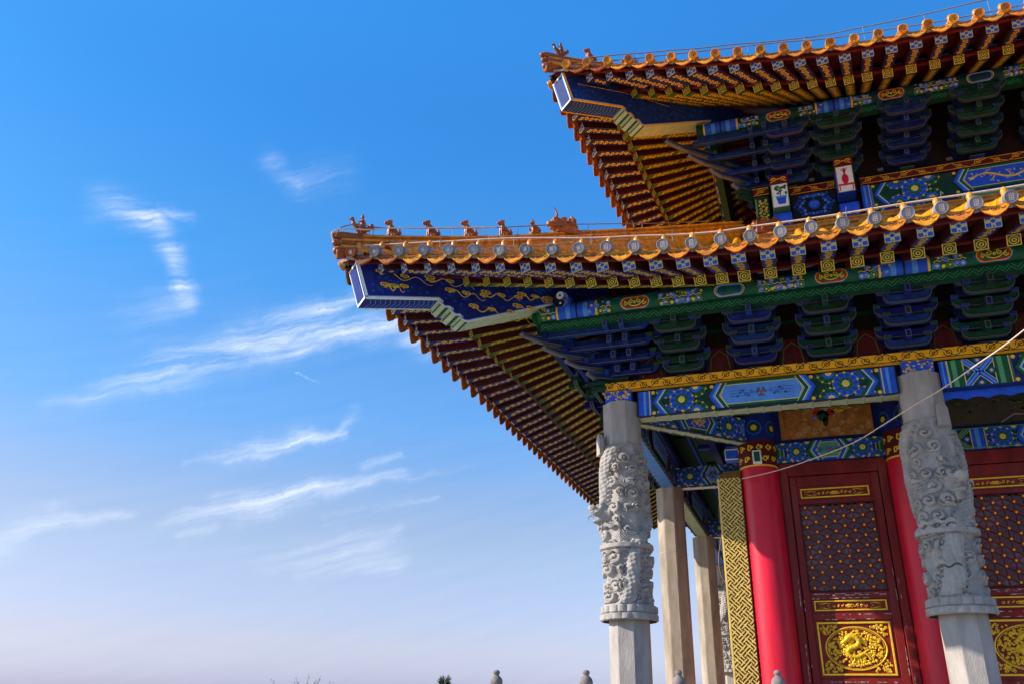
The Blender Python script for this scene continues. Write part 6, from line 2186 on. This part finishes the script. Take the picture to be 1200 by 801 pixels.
root = empty('ridge_wire', (-3.1, -3.1, 6.3), 'thin brown wire loop held on pins above the lower hip ridge', 'wire')
mb = MB(); f = diag(LOW)
P = [f(-3.36, 6.02, .12), f(-3.40, 6.14, .12), f(-3.30, 6.26, .11), f(-3.1, 6.40, .11), f(-2.9, 6.45, .11), f(-2.95, 6.45, .11)]
A = [(-2.9, .075), (-2.3, .085), (-1.6, .095), (-.9, .09), (-.2, .06), (.6, .02), (1.4, .0)]
P1 = [f(-3.34, 6.10, .12), f(-3.28, 6.28, .12), f(-3.10, 6.40, .11)] + [f(a, ridge_top(a) + h, .11) for a, h in A]
mb.tube(smooth_path(P1, 6), .0085, 'cable_brown', 6)
P2 = [f(-3.36, 6.02, .14), f(-3.38, 6.14, .14), f(-3.27, 6.24, .14), f(-3.0, 6.34, .13), f(-2.85, 6.43, .12), f(-2.3, 6.66, .12), f(-1.6, 6.95, .12)]
mb.tube(smooth_path(P2, 6), .010, 'cable_pale', 6)
mb.tube(smooth_path([f(-1.86, ridge_top(-1.86) + .085, .11), f(-1.76, ridge_top(-1.86) + .04, .16), f(-1.72, ridge_top(-1.8) - .08, .2), f(-1.72, ridge_top(-1.8) - .2, .26)], 6), .008, 'cable_pale', 6)
mb.build('wire_run', root)
for a in (-3.0, -2.96, -2.10, -1.33, -.42, .35):
    pm = MB(); pm.tube([f(a, ridge_top(a) - .05, .10), f(a, ridge_top(a) + (.085 if a < -.5 else .05), .11)], .005, 'wire_grey', 5); pm.build('support_pin', root)

root = empty('lightning_wire', (-1.1, -1.2, 10.9), 'grey double lightning wire above the upper tiled eave', 'wire')
mb = MB()
mb.tube(eave_wire(UP, .01, lambda s: .155 + .07 * math.sin(s * .9 + 1), .20, 9, -3.1, 7.4), .011, 'wire_grey', 6)
mb.tube(eave_wire(UP, .01, lambda s: .27 + .02 * s, .20, 12, -2.6, 7.4), .011, 'wire_grey', 6)
T = front_T(*UP); s = -2.6
while s < 7.3:
    d = D0 + flare(s) - .2
    mb.tube([T((s, d, z_roof(s, d))), T((s, d, z_roof(s, d) + .27 + .02 * s))], .005, 'wire_grey', 5); s += .92
mb.build('wire_run', root)

wire_thing('cable', 'pale cable slung from the first red pillar up past the grey carved column', 'cable',
           lambda mb: mb.tube(smooth_path([(1.60, 1.56, 3.58), (2.161, 1.0, 3.525), (2.70, .5, 3.53), (3.248, 0, 3.578), (3.62, -.48, 3.65), (4.01, -1.0, 3.733), (4.25, -1.45, 3.74), (4.522, -2.0, 3.771), (4.926, -2.7, 3.86), (5.6, -3.4, 4.25), (7.0, -4.6, 5.2)], 6), .0085, 'cable_pale', 7))
wire_thing('cable', 'thin brown cable dangling beside the gilt fret screen', 'cable',
           lambda mb: mb.tube(smooth_path([(1.60, 3.0, 4.3), (1.36, 2.6, 3.9), (1.17, 2.4, 3.55), (1.12, 2.3, 3.2), (1.16, 2.2, 2.9), (1.08, 2.1, 2.45), (1.10, 2.1, 2.15), (1.24, 2.1, 1.95), (1.4, 2.1, 1.8)], 6), .009, 'cable_brown', 6))

# ------------------------------------------------------------------ terrace balustrade
XS = [-1.30, -.17, .916, 2.004]
BAL = empty('stone_balustrade', (.35, -1.8, FLOOR), 'weathered stone balustrade with bulb finials along the terrace edge', 'balustrade')
for x in XS:
    mb = MB(); y = -1.8; zt = .26
    mb.bevbox(x - .085, x + .085, y - .085, y + .085, FLOOR - .0, zt, 'finial_stone', .015)
    p = mb.build('post', BAL)
    fm = MB()
    zb = zt
    fm.lathe([(.062, 0), (.066, .02), (.040, .045), (.036, .06), (.058, .085), (.075, .115), (.078, .145), (.066, .178), (.044, .200), (.030, .212), (.034, .222), (.042, .235), (.043, .250), (.034, .263), (.018, .272), (.001, .275)], (x, y, zb), 'finial_stone', 22)
    fm.build('finial', p)
for a, b in zip(XS, XS[1:]):
    mb = MB()
    mb.bevbox(a + .086, b - .086, -1.86, -1.74, .12, .21, 'finial_stone', .02)
    mb.bevbox(a + .086, b - .086, -1.83, -1.77, FLOOR, -.02, 'finial_stone', .01)
    for q in (.33, .66):
        x = a + (b - a) * q; mb.lathe([(.04, -.02), (.055, .03), (.03, .08), (.045, .12)], (x, -1.8, 0), 'finial_stone', 12)
    mb.build('panel', BAL)
mb = MB()
P = [(3.6, -3.5, .02), (4.09, -3.0, .285), (4.45, -2.72, .36), (5.4, -2.3, .50)]
mb.tube(smooth_path([(3.30, -4.4, -.30), (3.92, -3.6, .17), (4.22, -3.35, .245), (4.60, -3.1, .30), (5.6, -2.6, .42)], 5), .035, 'peeled', 10)
h = mb.build('handrail')
tag(h, 'weathered handrail end at the foot of the grey carved column', 'handrail')
mb = MB(); mb.tube([(4.6, -3.1, .28), (4.6, -3.1, GROUND)], .03, 'peeled', 8); mb.tube([(5.6, -2.6, .40), (5.6, -2.6, GROUND)], .03, 'peeled', 8)
mb.build('rail_post', h)


# ------------------------------------------------------------------ planting beyond the terrace
def twig_tree(loc, htop, spread, seed, label):
    """a thin tree, its budding shoots just clearing the bottom of the view"""
    rr = random.Random(seed)
    root = empty('young_tree', (loc[0], loc[1], GROUND), label, 'tree')
    tr = MB(); x, y = loc
    tr.tube([(x, y, GROUND), (x + .05, y, GROUND + .8), (x - .02, y, htop - 1.1)], [.07, .05, .035], 'bark', 9)
    t = tr.build('trunk', root)
    cr = MB(); lf = cr
    for i in range(22):
        a = rr.uniform(0, 2 * PI); r = spread * rr.uniform(.25, 1)
        e = Vector((x + r * math.cos(a), y + r * math.sin(a) * .6, htop - rr.uniform(0, .35) - .25 * (1 - r / spread)))
        s = Vector((x, y, htop - 1.15 + rr.uniform(-.1, .2)))
        m = s.lerp(e, .5) + Vector((rr.uniform(-.1, .1), 0, -.12))
        path = smooth_path([s, m, e], 6)
        cr.tube(path, [.016 - .013 * q / (len(path) - 1) for q in range(len(path))], 'bark', 5)
        for q in range(3, len(path)):
            for _ in range(3):
                p = path[q] + Vector((rr.uniform(-.04, .04), rr.uniform(-.04, .04), rr.uniform(-.02, .05)))
                d = Vector((rr.uniform(-1, 1), rr.uniform(-1, 1), rr.uniform(0, 1.2))).normalized() * .035
                n = d.cross(Vector((rr.uniform(-1, 1), rr.uniform(-1, 1), 1))).normalized() * .014
                lf.add([p, p + d * .5 + n, p + d, p + d * .5 - n], [(0, 1, 2, 3)], 'leaf_light' if rr.random() < .6 else 'leaf')
    cr.build('crown', root)


def conifer(loc, htop, wid, seed, label):
    rr = random.Random(seed); x, y = loc
    root = empty('conifer', (x, y, GROUND), label, 'tree')
    tr = MB(); tr.tube([(x, y, GROUND), (x, y, GROUND + 1.4), (x, y, htop - .1)], [.12, .09, .01], 'bark', 9); tr.build('trunk', root)
    cr = MB()
    H = htop - GROUND - .3
    for i in range(5200):
        t = rr.random() ** .8; z = htop - t * H
        r = wid * (.10 + .9 * t) * (.85 + .25 * math.sin(i * .37)) * rr.random() ** .5
        a = rr.uniform(0, 2 * PI)
        p = Vector((x + r * math.cos(a), y + r * math.sin(a), z + rr.uniform(-.08, .08)))
        d = Vector((math.cos(a), math.sin(a), rr.uniform(.1, 1.2))).normalized() * rr.uniform(.07, .14)
        n = d.cross(Vector((rr.uniform(-1, 1), rr.uniform(-1, 1), .3))).normalized() * .014
        cr.add([p, p + d * .5 + n, p + d, p + d * .5 - n], [(0, 1, 2, 3)], 'leaf' if rr.random() < .7 else 'leaf_light')
    cr.build('crown', root)


twig_tree((-12.7, 12), 1.10, 1.15, 4, 'leafless young tree whose budding twigs just rise into view at the lower left')
conifer((-7.97, 12), .99, .95, 9, 'dark green conifer tip rising left of the stone finials')
